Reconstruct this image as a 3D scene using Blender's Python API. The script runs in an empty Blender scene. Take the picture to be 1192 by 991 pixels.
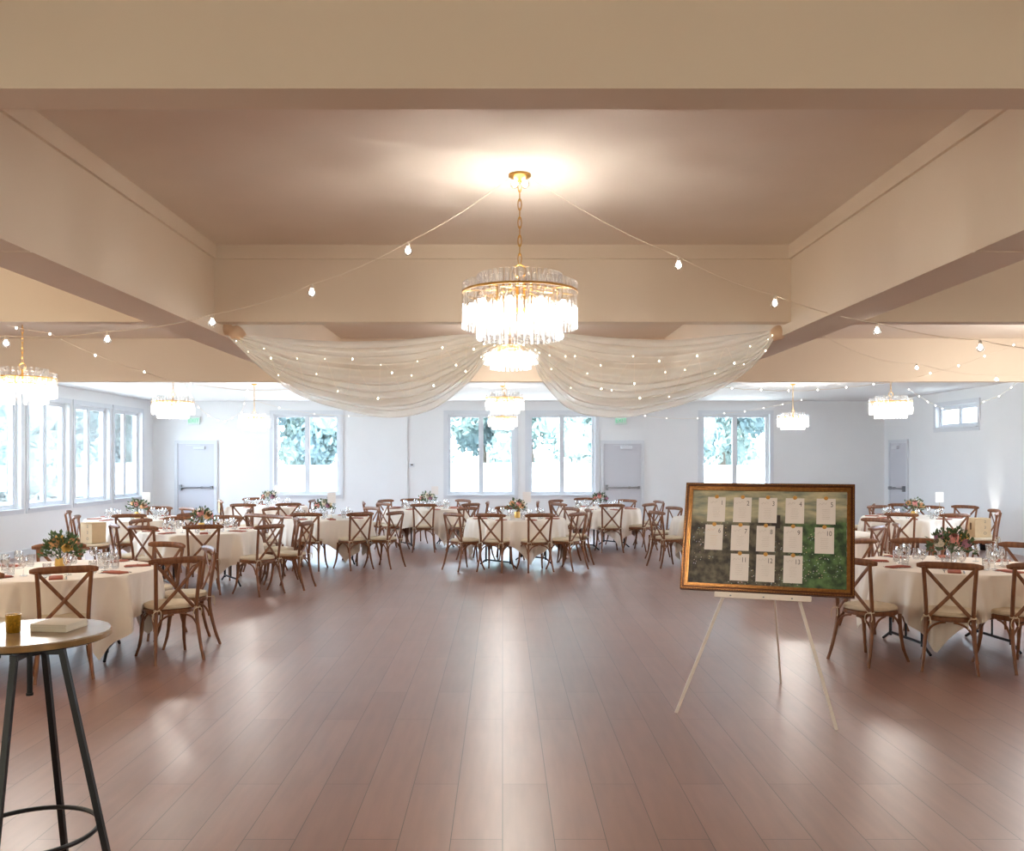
import bpy, math, random
from mathutils import Vector, Matrix
random.seed(7)
PI = math.pi
COL = bpy.context.scene.collection
F, CX, CY, CAMZ = 1060.0, 585.0, 533.0, 1.74

def at(px, py, s):                      # point of the place seen at a pixel, s = pixels per metre there
    return Vector(((px - CX) / s, F / s, CAMZ - (py - CY) / s))

# ------------------------------------------------------------------ colours and materials
def lin(c):
    return tuple(((v / 255) / 12.92 if v / 255 <= 0.04045 else ((v / 255 + 0.055) / 1.055) ** 2.4) for v in c) + (1.0,)

def new_mat(name):
    m = bpy.data.materials.new(name); m.use_nodes = True
    nt = m.node_tree; nt.nodes.clear()
    out = nt.nodes.new('ShaderNodeOutputMaterial')
    return m, nt, out

def principled(name, rgb, rough=0.5, metal=0.0, var=0.0, scale=8.0, stretch=(1, 1, 1), spec=0.5, bump=0.0, rgb2=None, emis=None, estr=0.0, coat=0.0):
    m, nt, out = new_mat(name)
    b = nt.nodes.new('ShaderNodeBsdfPrincipled'); nt.links.new(b.outputs[0], out.inputs[0])
    b.inputs['Base Color'].default_value = lin(rgb); b.inputs['Roughness'].default_value = rough
    b.inputs['Metallic'].default_value = metal; b.inputs['Specular IOR Level'].default_value = spec
    b.inputs['Coat Weight'].default_value = coat
    if emis: b.inputs['Emission Color'].default_value = lin(emis); b.inputs['Emission Strength'].default_value = estr
    if var or rgb2 or bump:
        tc = nt.nodes.new('ShaderNodeTexCoord'); mp = nt.nodes.new('ShaderNodeMapping'); mp.inputs['Scale'].default_value = stretch
        nz = nt.nodes.new('ShaderNodeTexNoise'); nz.inputs['Scale'].default_value = scale; nz.inputs['Detail'].default_value = 5
        nt.links.new(tc.outputs['Object'], mp.inputs[0]); nt.links.new(mp.outputs[0], nz.inputs['Vector'])
        if var or rgb2:
            r = nt.nodes.new('ShaderNodeValToRGB'); nt.links.new(nz.outputs[0], r.inputs[0]); nt.links.new(r.outputs[0], b.inputs['Base Color'])
            r.color_ramp.elements[0].position = 0.3; r.color_ramp.elements[1].position = 0.7
            c = lin(rgb); c2 = lin(rgb2) if rgb2 else tuple(min(1, v * (1 + var)) for v in c[:3]) + (1,)
            c1 = c if rgb2 else tuple(v * (1 - var) for v in c[:3]) + (1,)
            r.color_ramp.elements[0].color = c1; r.color_ramp.elements[1].color = c2
        if bump:
            bp = nt.nodes.new('ShaderNodeBump'); bp.inputs['Strength'].default_value = bump; bp.inputs['Distance'].default_value = 0.01
            nt.links.new(nz.outputs[0], bp.inputs['Height']); nt.links.new(bp.outputs[0], b.inputs['Normal'])
    return m

def clear(name, tint=(1, 1, 1), gloss=0.12, rough=0.03, emis=0.0, ecol=(1, 0.9, 0.75)):
    m, nt, out = new_mat(name)
    t = nt.nodes.new('ShaderNodeBsdfTransparent'); t.inputs[0].default_value = (*tint, 1)
    g = nt.nodes.new('ShaderNodeBsdfGlossy'); g.inputs['Roughness'].default_value = rough
    lw = nt.nodes.new('ShaderNodeLayerWeight'); lw.inputs[0].default_value = 0.35
    mr = nt.nodes.new('ShaderNodeMapRange'); mr.inputs[3].default_value = gloss; mr.inputs[4].default_value = 0.9
    nt.links.new(lw.outputs['Facing'], mr.inputs[0])
    mx = nt.nodes.new('ShaderNodeMixShader'); nt.links.new(mr.outputs[0], mx.inputs[0])
    nt.links.new(t.outputs[0], mx.inputs[1]); nt.links.new(g.outputs[0], mx.inputs[2])
    if emis:
        tr = nt.nodes.new('ShaderNodeBsdfTranslucent'); tr.inputs[0].default_value = (.95, .95, .95, 1)
        m2 = nt.nodes.new('ShaderNodeMixShader'); m2.inputs[0].default_value = emis
        nt.links.new(mx.outputs[0], m2.inputs[1]); nt.links.new(tr.outputs[0], m2.inputs[2]); nt.links.new(m2.outputs[0], out.inputs[0]); return m
    nt.links.new(mx.outputs[0], out.inputs[0])
    return m

def emitter(name, rgb, strength):
    m, nt, out = new_mat(name)
    e = nt.nodes.new('ShaderNodeEmission'); e.inputs[0].default_value = (*rgb, 1); e.inputs[1].default_value = strength
    nt.links.new(e.outputs[0], out.inputs[0]); return m

def floor_mat():
    m, nt, out = new_mat('wood_plank_floor'); N = nt.nodes.new; L = nt.links.new
    tc = N('ShaderNodeTexCoord'); mp = N('ShaderNodeMapping'); mp.inputs['Rotation'].default_value = (0, 0, PI / 2)
    mp.inputs['Location'].default_value = (0.35, 0.0, 0)
    L(tc.outputs['Object'], mp.inputs[0])
    br = N('ShaderNodeTexBrick'); br.offset = 0.37; br.offset_frequency = 2
    br.inputs['Color1'].default_value = lin(C_FLOOR1); br.inputs['Color2'].default_value = lin(C_FLOOR2)
    br.inputs['Mortar'].default_value = lin((62, 36, 28))
    br.inputs['Scale'].default_value = 1.0; br.inputs['Brick Width'].default_value = 1.9; br.inputs['Row Height'].default_value = 0.236
    br.inputs['Mortar Size'].default_value = 0.0022; br.inputs['Mortar Smooth'].default_value = 0.2; br.inputs['Bias'].default_value = 0.0
    L(mp.outputs[0], br.inputs['Vector'])
    m2 = N('ShaderNodeMapping'); m2.inputs['Scale'].default_value = (9, 0.9, 1); L(tc.outputs['Object'], m2.inputs[0])
    nz = N('ShaderNodeTexNoise'); nz.inputs['Scale'].default_value = 2.2; nz.inputs['Detail'].default_value = 7; L(m2.outputs[0], nz.inputs['Vector'])
    rp = N('ShaderNodeValToRGB'); rp.color_ramp.elements[0].color = (0.72, 0.72, 0.72, 1); rp.color_ramp.elements[1].color = (1.18, 1.15, 1.12, 1)
    rp.color_ramp.elements[0].position = 0.3; rp.color_ramp.elements[1].position = 0.72; L(nz.outputs[0], rp.inputs[0])
    mu = N('ShaderNodeMix'); mu.data_type = 'RGBA'; mu.blend_type = 'MULTIPLY'; mu.inputs[0].default_value = 0.45
    L(br.outputs['Color'], mu.inputs[6]); L(rp.outputs[0], mu.inputs[7])
    b = N('ShaderNodeBsdfPrincipled'); L(mu.outputs[2], b.inputs['Base Color'])
    n3 = N('ShaderNodeTexNoise'); n3.inputs['Scale'].default_value = 1.6; n3.inputs['Detail'].default_value = 4; L(tc.outputs['Object'], n3.inputs['Vector'])
    mr = N('ShaderNodeMapRange'); mr.inputs[3].default_value = 0.26; mr.inputs[4].default_value = 0.36; L(n3.outputs[0], mr.inputs[0])
    L(mr.outputs[0], b.inputs['Roughness']); b.inputs['Specular IOR Level'].default_value = 0.6; b.inputs['Coat Weight'].default_value = .5; b.inputs['Coat Roughness'].default_value = .36; b.inputs['Coat IOR'].default_value = 1.6
    bp = N('ShaderNodeBump'); bp.inputs['Strength'].default_value = 0.25; bp.inputs['Distance'].default_value = 0.002
    iv = N('ShaderNodeMath'); iv.operation = 'SUBTRACT'; iv.inputs[0].default_value = 1; L(br.outputs['Fac'], iv.inputs[1]); L(iv.outputs[0], bp.inputs['Height'])
    L(bp.outputs[0], b.inputs['Normal'])
    L(b.outputs[0], out.inputs[0]); return m

def fabric_sheer(name, rgb, trans=0.3):
    m, nt, out = new_mat(name); N = nt.nodes.new; L = nt.links.new
    d = N('ShaderNodeBsdfDiffuse'); d.inputs[0].default_value = lin(rgb)
    tl = N('ShaderNodeBsdfTranslucent'); tl.inputs[0].default_value = lin(rgb)
    t = N('ShaderNodeBsdfTransparent')
    a = N('ShaderNodeMixShader'); a.inputs[0].default_value = 0.45; L(d.outputs[0], a.inputs[1]); L(tl.outputs[0], a.inputs[2])
    tc = N('ShaderNodeTexCoord'); wv = N('ShaderNodeTexNoise'); wv.inputs['Scale'].default_value = 3.0
    L(tc.outputs['Object'], wv.inputs['Vector'])
    mr = N('ShaderNodeMapRange'); mr.inputs[3].default_value = trans * 0.7; mr.inputs[4].default_value = trans * 1.4; L(wv.outputs[0], mr.inputs[0])
    b = N('ShaderNodeMixShader'); L(mr.outputs[0], b.inputs[0]); L(a.outputs[0], b.inputs[1]); L(t.outputs[0], b.inputs[2])
    L(b.outputs[0], out.inputs[0]); return m

def painting_mat():
    m, nt, out = new_mat('garden_painting'); N = nt.nodes.new; L = nt.links.new
    tc = N('ShaderNodeTexCoord'); sp = N('ShaderNodeSeparateXYZ'); L(tc.outputs['Object'], sp.inputs[0])
    mp = N('ShaderNodeMapping'); mp.inputs['Scale'].default_value = (4, 4, 14); L(tc.outputs['Object'], mp.inputs[0])
    n1 = N('ShaderNodeTexNoise'); n1.inputs['Scale'].default_value = 1.6; n1.inputs['Detail'].default_value = 8; L(mp.outputs[0], n1.inputs['Vector'])
    sky = N('ShaderNodeValToRGB'); e = sky.color_ramp.elements; e[0].color = lin((128, 136, 122)); e[1].color = lin((205, 196, 160)); e[0].position = .35; e[1].position = .65
    L(n1.outputs[0], sky.inputs[0])
    n2 = N('ShaderNodeTexNoise'); n2.inputs['Scale'].default_value = 22; n2.inputs['Detail'].default_value = 6; L(tc.outputs['Object'], n2.inputs['Vector'])
    bush = N('ShaderNodeValToRGB'); e = bush.color_ramp.elements; e[0].color = lin((50, 44, 40)); e[1].color = lin((112, 106, 86)); e[0].position = .38; e[1].position = .66
    L(n2.outputs[0], bush.inputs[0])
    grn = N('ShaderNodeValToRGB'); e = grn.color_ramp.elements; e[0].color = lin((38, 62, 40)); e[1].color = lin((96, 132, 78)); e[0].position = .38; e[1].position = .66
    L(n2.outputs[0], grn.inputs[0])
    n3 = N('ShaderNodeTexNoise'); n3.inputs['Scale'].default_value = 2.6; L(tc.outputs['Object'], n3.inputs['Vector'])
    gx = N('ShaderNodeMapRange'); gx.inputs[1].default_value = .62; gx.inputs[2].default_value = .8; L(sp.outputs[0], gx.inputs[0])
    low = N('ShaderNodeMix'); low.data_type = 'RGBA'; L(gx.outputs[0], low.inputs[0]); L(bush.outputs[0], low.inputs[6]); L(grn.outputs[0], low.inputs[7])
    vo = N('ShaderNodeTexVoronoi'); vo.inputs['Scale'].default_value = 60; L(tc.outputs['Object'], vo.inputs['Vector'])
    lt = N('ShaderNodeMath'); lt.operation = 'LESS_THAN'; lt.inputs[1].default_value = .2; L(vo.outputs['Distance'], lt.inputs[0])
    gt = N('ShaderNodeMath'); gt.operation = 'GREATER_THAN'; gt.inputs[1].default_value = .52; L(n3.outputs[0], gt.inputs[0])
    an = N('ShaderNodeMath'); an.operation = 'MULTIPLY'; L(lt.outputs[0], an.inputs[0]); L(gt.outputs[0], an.inputs[1])
    hs = N('ShaderNodeMix'); hs.data_type = 'RGBA'; hs.inputs[0].default_value = .55; hs.inputs[7].default_value = lin((205, 190, 180)); L(vo.outputs['Color'], hs.inputs[6])
    fl = N('ShaderNodeMix'); fl.data_type = 'RGBA'; L(an.outputs[0], fl.inputs[0]); L(low.outputs[2], fl.inputs[6]); L(hs.outputs[2], fl.inputs[7])
    ad = N('ShaderNodeMath'); ad.operation = 'MULTIPLY_ADD'; ad.inputs[1].default_value = .16; L(n3.outputs[0], ad.inputs[0]); L(sp.outputs[2], ad.inputs[2])
    ho = N('ShaderNodeMapRange'); ho.inputs[1].default_value = .54; ho.inputs[2].default_value = .6; L(ad.outputs[0], ho.inputs[0])
    fin = N('ShaderNodeMix'); fin.data_type = 'RGBA'; L(ho.outputs[0], fin.inputs[0]); L(fl.outputs[2], fin.inputs[6]); L(sky.outputs[0], fin.inputs[7])
    # a small dark hut in the middle distance
    def band(sock, a, b_):
        g = N('ShaderNodeMath'); g.operation = 'GREATER_THAN'; g.inputs[1].default_value = a; L(sock, g.inputs[0])
        l = N('ShaderNodeMath'); l.operation = 'LESS_THAN'; l.inputs[1].default_value = b_; L(sock, l.inputs[0])
        q = N('ShaderNodeMath'); q.operation = 'MULTIPLY'; L(g.outputs[0], q.inputs[0]); L(l.outputs[0], q.inputs[1]); return q
    hx, hz = band(sp.outputs[0], .575, .63), band(sp.outputs[2], .44, .53)
    hh = N('ShaderNodeMath'); hh.operation = 'MULTIPLY'; L(hx.outputs[0], hh.inputs[0]); L(hz.outputs[0], hh.inputs[1])
    f2 = N('ShaderNodeMix'); f2.data_type = 'RGBA'; L(hh.outputs[0], f2.inputs[0]); L(fin.outputs[2], f2.inputs[6]); f2.inputs[7].default_value = lin((48, 38, 36))
    b = N('ShaderNodeBsdfPrincipled'); b.inputs['Roughness'].default_value = .55; L(f2.outputs[2], b.inputs['Base Color']); L(b.outputs[0], out.inputs[0])
    return m

C_FLOOR1, C_FLOOR2 = (138, 100, 86), (150, 112, 98)
M = dict(
    wall=principled('white_wall_paint', (236, 238, 240), .75, var=.01, scale=2),
    beam=principled('cream_beam_paint', (232, 217, 198), .7, var=.015, scale=2),
    ceil=principled('cream_ceiling_paint', (234, 222, 208), .75, var=.02, scale=3),
    trim=principled('white_trim_paint', (218, 222, 228), .45),
    floor=floor_mat(),
    wood=principled('crossback_wood', (100, 58, 34), .42, rgb2=(140, 92, 58), scale=5, stretch=(6, 6, 1.2), spec=.4),
    cushion=principled('cushion_cloth', (206, 190, 164), .9, var=.05, scale=40, bump=.1),
    cloth=principled('table_linen', (234, 223, 210), .85, var=.02, scale=5),
    black=principled('black_metal', (22, 22, 26), .4, metal=.4),
    napkin=principled('terracotta_napkin', (162, 88, 66), .85, var=.12, scale=30),
    silver=principled('silver_cutlery', (190, 188, 186), .25, metal=1),
    gold=principled('brushed_gold', (205, 160, 88), .3, metal=1),
    goldvase=principled('gold_vase_glass', (226, 184, 104), .3, metal=.5, emis=(225, 180, 90), estr=.0),
    glass=clear('table_glass', (.97, .97, .97), .1),
    pane=clear('window_glass', (.97, .985, 1), .02, .01),
    crystal=clear('chandelier_crystal', (.98, .98, .98), .12, .1, .015),
    leaf=principled('bouquet_leaf', (44, 66, 40), .6, rgb2=(92, 118, 72), scale=30),
    pink=principled('rose_pink', (226, 150, 142), .7, var=.1, scale=60),
    mauve=principled('rose_mauve', (170, 120, 140), .7, var=.1, scale=60),
    yellow=principled('bloom_yellow', (214, 170, 88), .7, var=.1, scale=60),
    peach=principled('rose_peach', (214, 160, 112), .7, var=.1, scale=60),
    cream=principled('bloom_cream', (232, 220, 200), .7, var=.05, scale=60),
    card=principled('white_card', (238, 232, 228), .6),
    ink=principled('grey_ink', (96, 92, 94), .7),
    tstone=principled('polished_stone_top', (150, 128, 104), .16, rgb2=(176, 156, 132), scale=4, spec=.6),
    tedge=principled('stone_top_edge', (150, 118, 72), .35, var=.25, scale=14),
    amber=principled('amber_mercury_glass', (176, 136, 40), .3, metal=.6, var=.4, scale=120),
    paper=principled('paper_napkin', (236, 230, 218), .85),
    white=principled('white_painted_wood', (236, 226, 216), .5),
    frame=principled('antique_gold', (152, 106, 56), .32, metal=.75, var=.25, scale=60),
    framedk=principled('dark_gilt', (92, 52, 26), .4, metal=.5, var=.35, scale=90),
    seal=principled('gold_wax', (214, 160, 84), .3, metal=.6),
    paint=painting_mat(),
    sheer=fabric_sheer('sheer_chiffon', (252, 249, 242), .36),
    knotcloth=principled('gathered_chiffon', (222, 190, 160), .85, var=.05, scale=12),
    wire=principled('festoon_wire', (232, 218, 200), .6),
    socket=principled('white_bulb_socket', (226, 214, 200), .5),
    bulbglow=emitter('festoon_bulb_glow', (1, .93, .84), 5.0),
    fairy=emitter('fairy_light_glow', (1, .9, .68), 9.0),
    lampglow=emitter('chandelier_bulb_glow', (1, .94, .86), 26.0),
    door=principled('grey_white_door', (206, 208, 216), .5),
    steel=principled('door_steel', (150, 152, 158), .3, metal=.9),
    exitbox=principled('exit_sign_box', (214, 232, 224), .5),
    exitgreen=principled('exit_green', (60, 190, 130), .5, emis=(60, 200, 140), estr=.35),
    kraft=principled('kraft_card', (206, 178, 140), .8, var=.03, scale=20),
    kdark=principled('kraft_dark', (110, 82, 58), .8),
    bark=principled('tree_bark', (92, 82, 72), .9, var=.2, scale=10),
    tleaf=principled('tree_leaf_haze_deep', (98, 118, 124), .7, rgb2=(128, 146, 144), scale=1.2),  # outdoor haze mixed into the leaf colour as blue-grey
    tleaf2=principled('tree_leaf_haze_pale', (118, 136, 136), .7, rgb2=(154, 170, 160), scale=1.2),  # same haze in the colour, paler leaf tone
    ground=principled('pale_gravel', (226, 220, 208), .9, var=.05, scale=3),
    bank=principled('straw_grass', (196, 204, 196), .9, var=.1, scale=1),
)

# ------------------------------------------------------------------ mesh builder
class MB:
    def __init__(s): s.v, s.f = [], []
    def add(s, vs, fs):
        o = len(s.v); s.v += [tuple(p) for p in vs]; s.f += [tuple(i + o for i in q) for q in fs]; return s
    def box(s, c, d, rz=0, mat=None):
        hx, hy, hz = d[0] / 2, d[1] / 2, d[2] / 2
        vs = [Vector((x * hx, y * hy, z * hz)) for z in (-1, 1) for y in (-1, 1) for x in (-1, 1)]
        R = mat if mat else Matrix.Rotation(rz, 3, 'Z'); c = Vector(c)
        return s.add([R @ p + c for p in vs], [(0, 2, 3, 1), (4, 5, 7, 6), (0, 1, 5, 4), (2, 6, 7, 3), (0, 4, 6, 2), (1, 3, 7, 5)])
    def rbox(s, c, d, b=.004, mat=None):               # box with chamfered vertical corners and top
        hx, hy, hz = d[0] / 2, d[1] / 2, d[2] / 2; R = mat or Matrix.Identity(3); c = Vector(c)
        rings = []
        for z, k in ((-hz, b), (-hz + b, 0), (hz - b, 0), (hz, b)):
            x, y = hx - k, hy - k; q = b
            rings.append([Vector(p) for p in ((x, -y + q, z), (x, y - q, z), (x - q, y, z), (-x + q, y, z), (-x, y - q, z), (-x, -y + q, z), (-x + q, -y, z), (x - q, -y, z))])
        vs = [R @ p + c for r in rings for p in r]
        fs = [(i * 8 + j, i * 8 + (j + 1) % 8, (i + 1) * 8 + (j + 1) % 8, (i + 1) * 8 + j) for i in range(3) for j in range(8)]
        fs += [tuple(reversed(range(8))), tuple(range(24, 32))]
        return s.add(vs, fs)
    def tube(s, pts, r, n=8, closed=False, flat=None, up=None):
        pts = [Vector(p) for p in pts]; k = len(pts)
        rr = r if isinstance(r, (list, tuple)) else [r] * k
        vs, fs = [], []; prev = Vector(up) if up else None
        for i in range(k):
            a = pts[(i - 1) % k] if (i or closed) else pts[i]; b = pts[(i + 1) % k] if (i < k - 1 or closed) else pts[i]
            t = (b - a).normalized()
            if prev is None or abs(prev.dot(t)) > .999: prev = Vector((0, 0, 1)) if abs(t.z) < .9 else Vector((1, 0, 0))
            u = (prev - t * prev.dot(t)).normalized(); prev = u if not up else prev; w = t.cross(u)
            fx = flat or 1
            for j in range(n):
                an = 2 * PI * j / n + PI / n; vs.append(pts[i] + (u * math.cos(an) + w * math.sin(an) * fx) * rr[i])
        m = k if closed else k - 1
        for i in range(m):
            for j in range(n):
                i2 = (i + 1) % k; fs.append((i * n + j, i * n + (j + 1) % n, i2 * n + (j + 1) % n, i2 * n + j))
        if not closed: fs += [tuple(reversed(range(n))), tuple(range((k - 1) * n, k * n))]
        return s.add(vs, fs)
    def lathe(s, prof, n=16, c=(0, 0, 0), cap=True):
        vs = [(c[0] + r * math.cos(2 * PI * j / n), c[1] + r * math.sin(2 * PI * j / n), c[2] + z) for r, z in prof for j in range(n)]
        fs = [(i * n + j, i * n + (j + 1) % n, (i + 1) * n + (j + 1) % n, (i + 1) * n + j) for i in range(len(prof) - 1) for j in range(n)]
        if cap:
            if prof[0][0] > 1e-5: fs.append(tuple(reversed(range(n))))
            if prof[-1][0] > 1e-5: fs.append(tuple(range((len(prof) - 1) * n, len(prof) * n)))
        return s.add(vs, fs)
    def grid(s, fn, nu, nv):
        vs = [fn(i / nu, j / nv) for j in range(nv + 1) for i in range(nu + 1)]
        fs = [(j * (nu + 1) + i, j * (nu + 1) + i + 1, (j + 1) * (nu + 1) + i + 1, (j + 1) * (nu + 1) + i) for j in range(nv) for i in range(nu)]
        return s.add(vs, fs)
    def mesh(s, name, mat, smooth=True):
        me = bpy.data.meshes.new(name); me.from_pydata(s.v, [], s.f); me.update()
        me.materials.append(M[mat] if isinstance(mat, str) else mat)
        if smooth:
            me.polygons.foreach_set('use_smooth', [True] * len(me.polygons))
            try: me.set_sharp_from_angle(angle=math.radians(40))
            except Exception: pass
        me.update(); return me
    def obj(s, name, mat, parent=None, smooth=True, loc=(0, 0, 0), rz=0):
        return link(name, s.mesh(name, mat, smooth), parent, loc, rz)

def link(name, data, parent=None, loc=(0, 0, 0), rz=0):
    o = bpy.data.objects.new(name, data); COL.objects.link(o); o.location = loc; o.rotation_euler = (0, 0, rz)
    if parent: o.parent = parent
    return o
def tag(o, label, cat, group=None, kind=None):
    o['label'] = label
    if cat: o['category'] = cat
    if group: o['group'] = group
    if kind: o['kind'] = kind
    return o
def thing(name, label, cat, loc=(0, 0, 0), rz=0, group=None):
    return tag(link(name, None, None, loc, rz), label, cat, group)
KIDS = {}
def copy_tree(o, parent=None):
    c = o.copy(); COL.objects.link(c)
    if parent: c.parent = parent
    for ch in list(o.children): copy_tree(ch, c)
    return c
def struct(o): o['kind'] = 'structure'; return o
def cr(pts, n=6):                               # smooth curve through points
    p = [Vector(q) for q in pts]; p = [p[0] * 2 - p[1]] + p + [p[-1] * 2 - p[-2]]; out = []
    for i in range(1, len(p) - 2):
        for k in range(n):
            t = k / n; a, b, c, d = p[i - 1], p[i], p[i + 1], p[i + 2]
            out.append(.5 * ((2 * b) + (c - a) * t + (2 * a - 5 * b + 4 * c - d) * t * t + (3 * b - a - 3 * c + d) * t ** 3))
    out.append(p[-2]); return out

# ------------------------------------------------------------------ room shell
XL, XR, YB, YF, ZC = -8.48, 9.27, 22.1, -3.2, 3.115
T = .2
struct(MB().box(((XL + XR) / 2, (YB + YF) / 2, -.1), (XR - XL, YB - YF, .2)).obj('floor', 'floor', smooth=False))
D1, D2, D3 = 2.17, 5.89, 10.5
zc = MB(); zc.box(((XL + XR) / 2, (YF + D3 + .16) / 2, ZC + .1), (XR - XL + .4, D3 + .16 - YF, .2))
struct(zc.obj('ceiling', 'ceil', smooth=False))
zc = MB(); zc.box(((XL + XR) / 2, (YB + .2 + D3 + .16) / 2, ZC + .1), (XR - XL + .4, YB + .2 - D3 - .16, .2))
struct(zc.obj('ceiling', 'wall', smooth=False))

def wall(name, axis, pos, u0, u1, holes, mat='wall'):   # wall of boxes with openings; axis 'x' runs along x at y=pos, 'y' along y at x=pos
    us = sorted({u0, u1, *[h[0] for h in holes], *[h[1] for h in holes]}); zs = sorted({0, ZC, *[h[2] for h in holes], *[h[3] for h in holes]})
    m = MB()
    for a, b in zip(us, us[1:]):
        z_open = [(h[2], h[3]) for h in holes if h[0] <= a and h[1] >= b]
        z = 0; spans = []
        for q in sorted(z_open): spans.append((z, q[0])); z = q[1]
        spans.append((z, ZC))
        for z0, z1 in spans:
            if z1 - z0 < .01: continue
            if axis == 'x': m.box(((a + b) / 2, pos, (z0 + z1) / 2), (b - a, T, z1 - z0))
            else: m.box((pos, (a + b) / 2, (z0 + z1) / 2), (T, b - a, z1 - z0))
    return struct(m.obj(name, mat, smooth=False))

FAR_W = [(-5.56, -3.96), (-1.34, .29), (.64, 2.25), (4.83, 6.48)]
LEFT_W = [(14.5, 16.0), (16.28, 17.78), (18.05, 19.6), (19.88, 21.38)]
LEFT_UNSEEN = [(12.6, 14.2), (10.8, 12.3)]  # windows added out of view to let in more daylight
RIGHT_UNSEEN = [(13.2, 14.8), (11.3, 12.9)]  # added openings beyond the frame, brighten the far right with daylight
WZ0, WZ1 = .84, 2.8
wall('wall_back', 'x', YB + T / 2, XL - T, XR + T, [(a, b, WZ0, WZ1) for a, b in FAR_W] )
wall('wall_left', 'y', XL - T / 2, YF, YB, [(a, b, WZ0, WZ1) for a, b in LEFT_W + LEFT_UNSEEN])
wall('wall_right', 'y', XR + T / 2, YF, YB, [(17.75, 19.45, 2.37, 2.82)] + [(a, b, WZ0, WZ1) for a, b in RIGHT_UNSEEN])
wall('wall_front', 'x', YF - T / 2, XL - T, XR + T, [])

wn = [0]
def window(axis, pos, inward, a, b, z0, z1, split=True):
    """casing, sashes, mullion and panes; inward = +1/-1 direction of the room from the wall"""
    wn[0] += 1
    def P(u, v, z): return (u, v, z) if axis == 'x' else (v, u, z)
    def D(u, v, z): return (u, v, z) if axis == 'x' else (v, u, z)
    f = MB(); face = pos; out_ = -inward; w = b - a; c = .09
    vf = face + inward * .012
    f.box(P((a + b) / 2, vf, z1 + c / 2), D(w + 2 * c, .025, c)); f.box(P((a + b) / 2, vf, z0 - c / 2), D(w + 2 * c, .025, c))
    f.box(P(a - c / 2, vf, (z0 + z1) / 2), D(c, .025, z1 - z0)); f.box(P(b + c / 2, vf, (z0 + z1) / 2), D(c, .025, z1 - z0))
    f.box(P((a + b) / 2, face + inward * .03, z0 - .012), D(w + .1, .06, .024))
    vm = face + out_ * .11; s = .05
    for u in (a + s / 2, b - s / 2): f.box(P(u, vm, (z0 + z1) / 2), D(s, .08, z1 - z0))
    for z in (z0 + s / 2, z1 - s / 2): f.box(P((a + b) / 2, vm, z), D(w - 2 * s, .08, s))
    f.box(P((a + b) / 2, vm, (z0 + z1) / 2), D(.065, .085, z1 - z0 - 2 * s))
    o = f.obj('window_%d' % wn[0], 'trim', smooth=False); struct(o)
    for k in (0, 1):
        u0 = a + s if k == 0 else (a + b) / 2 + .03; u1 = (a + b) / 2 - .03 if k == 0 else b - s
        sash = MB()
        for u in (u0 + .014, u1 - .014): sash.box(P(u, vm, (z0 + z1) / 2), D(.028, .05, z1 - z0 - 2 * s))
        for z in (z0 + s + .014, z1 - s - .014): sash.box(P((u0 + u1) / 2, vm, z), D(u1 - u0 - .056, .05, .028))
        sh = sash.obj('window_sash', 'trim', o, smooth=False)
        MB().box(P((u0 + u1) / 2, vm, (z0 + z1) / 2), D(u1 - u0 - .056, .006, z1 - z0 - 2 * s - .056)).obj('pane', 'pane', sh, smooth=False)
    # daylight portal in the opening
    L = bpy.data.lights.new('daylight_portal', 'AREA'); L.shape = 'RECTANGLE'; L.size = w; L.size_y = z1 - z0; L.cycles.is_portal = True
    lo = bpy.data.objects.new('daylight_portal', L); COL.objects.link(lo); lo.location = P((a + b) / 2, face + out_ * .16, (z0 + z1) / 2)
    d = Vector((0, inward, 0)) if axis == 'x' else Vector((inward, 0, 0)); lo.rotation_euler = d.to_track_quat('-Z', 'Z').to_euler()
for a, b in FAR_W: window('x', YB, -1, a, b, WZ0, WZ1)
for a, b in LEFT_W + LEFT_UNSEEN: window('y', XL, 1, a, b, WZ0, WZ1)
window('y', XR, -1, 17.75, 19.45, 2.37, 2.82)
for a, b in RIGHT_UNSEEN: window('y', XR, -1, a, b, WZ0, WZ1)

dn = [0]
def door(axis, pos, inward, a, b, z1, bar=True):
    dn[0] += 1
    P = (lambda u, v, z: (u, v, z)) if axis == 'x' else (lambda u, v, z: (v, u, z)); c = .075
    m = MB(); m.box(P((a + b) / 2, pos + inward * .012, z1 / 2 + .004), P(b - a, .02, z1 - .008))
    leaf = struct(m.obj('door_%d' % dn[0], 'door', smooth=False))
    f = MB(); v = pos + inward * .02
    f.box(P(a - c / 2 - .006, v, (z1 + .006) / 2), P(c, .035, z1 + .006)); f.box(P(b + c / 2 + .006, v, (z1 + .006) / 2), P(c, .035, z1 + .006)); f.box(P((a + b) / 2, v, z1 + .006 + c / 2), P(b - a + 2 * c + .012, .035, c))
    f.obj('door_frame', 'trim', leaf, smooth=False)
    pb = MB(); z = 1.02; v = pos + inward * .085
    pb.tube([P(a + .07, v, z), P(b - .05, v, z)], .018, 8)
    pb.box(P(a + .07, pos + inward * .055, z), P(.05, .066, .13)); pb.box(P(b - .05, pos + inward * .055, z), P(.05, .066, .07)); pb.box(P(b - .28, pos + inward * .055, z), P(.04, .066, .05))
    pb.obj('push_bar', 'steel', leaf)
    cl = MB(); cl.rbox(P(a + (b - a) * .6, pos + inward * .06, z1 - .1), P(.28, .06, .07)); cl.box(P(a + (b - a) * .45, pos + inward * .07, z1 - .04), P(.35, .02, .015)); cl.obj('door_closer', 'trim', leaf)
door('x', YB, -1, -7.87, -7.0, 2.08)
door('x', YB, -1, 2.46, 3.35, 2.08)
door('y', XR, -1, 20.85, 21.72, 2.08)
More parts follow.
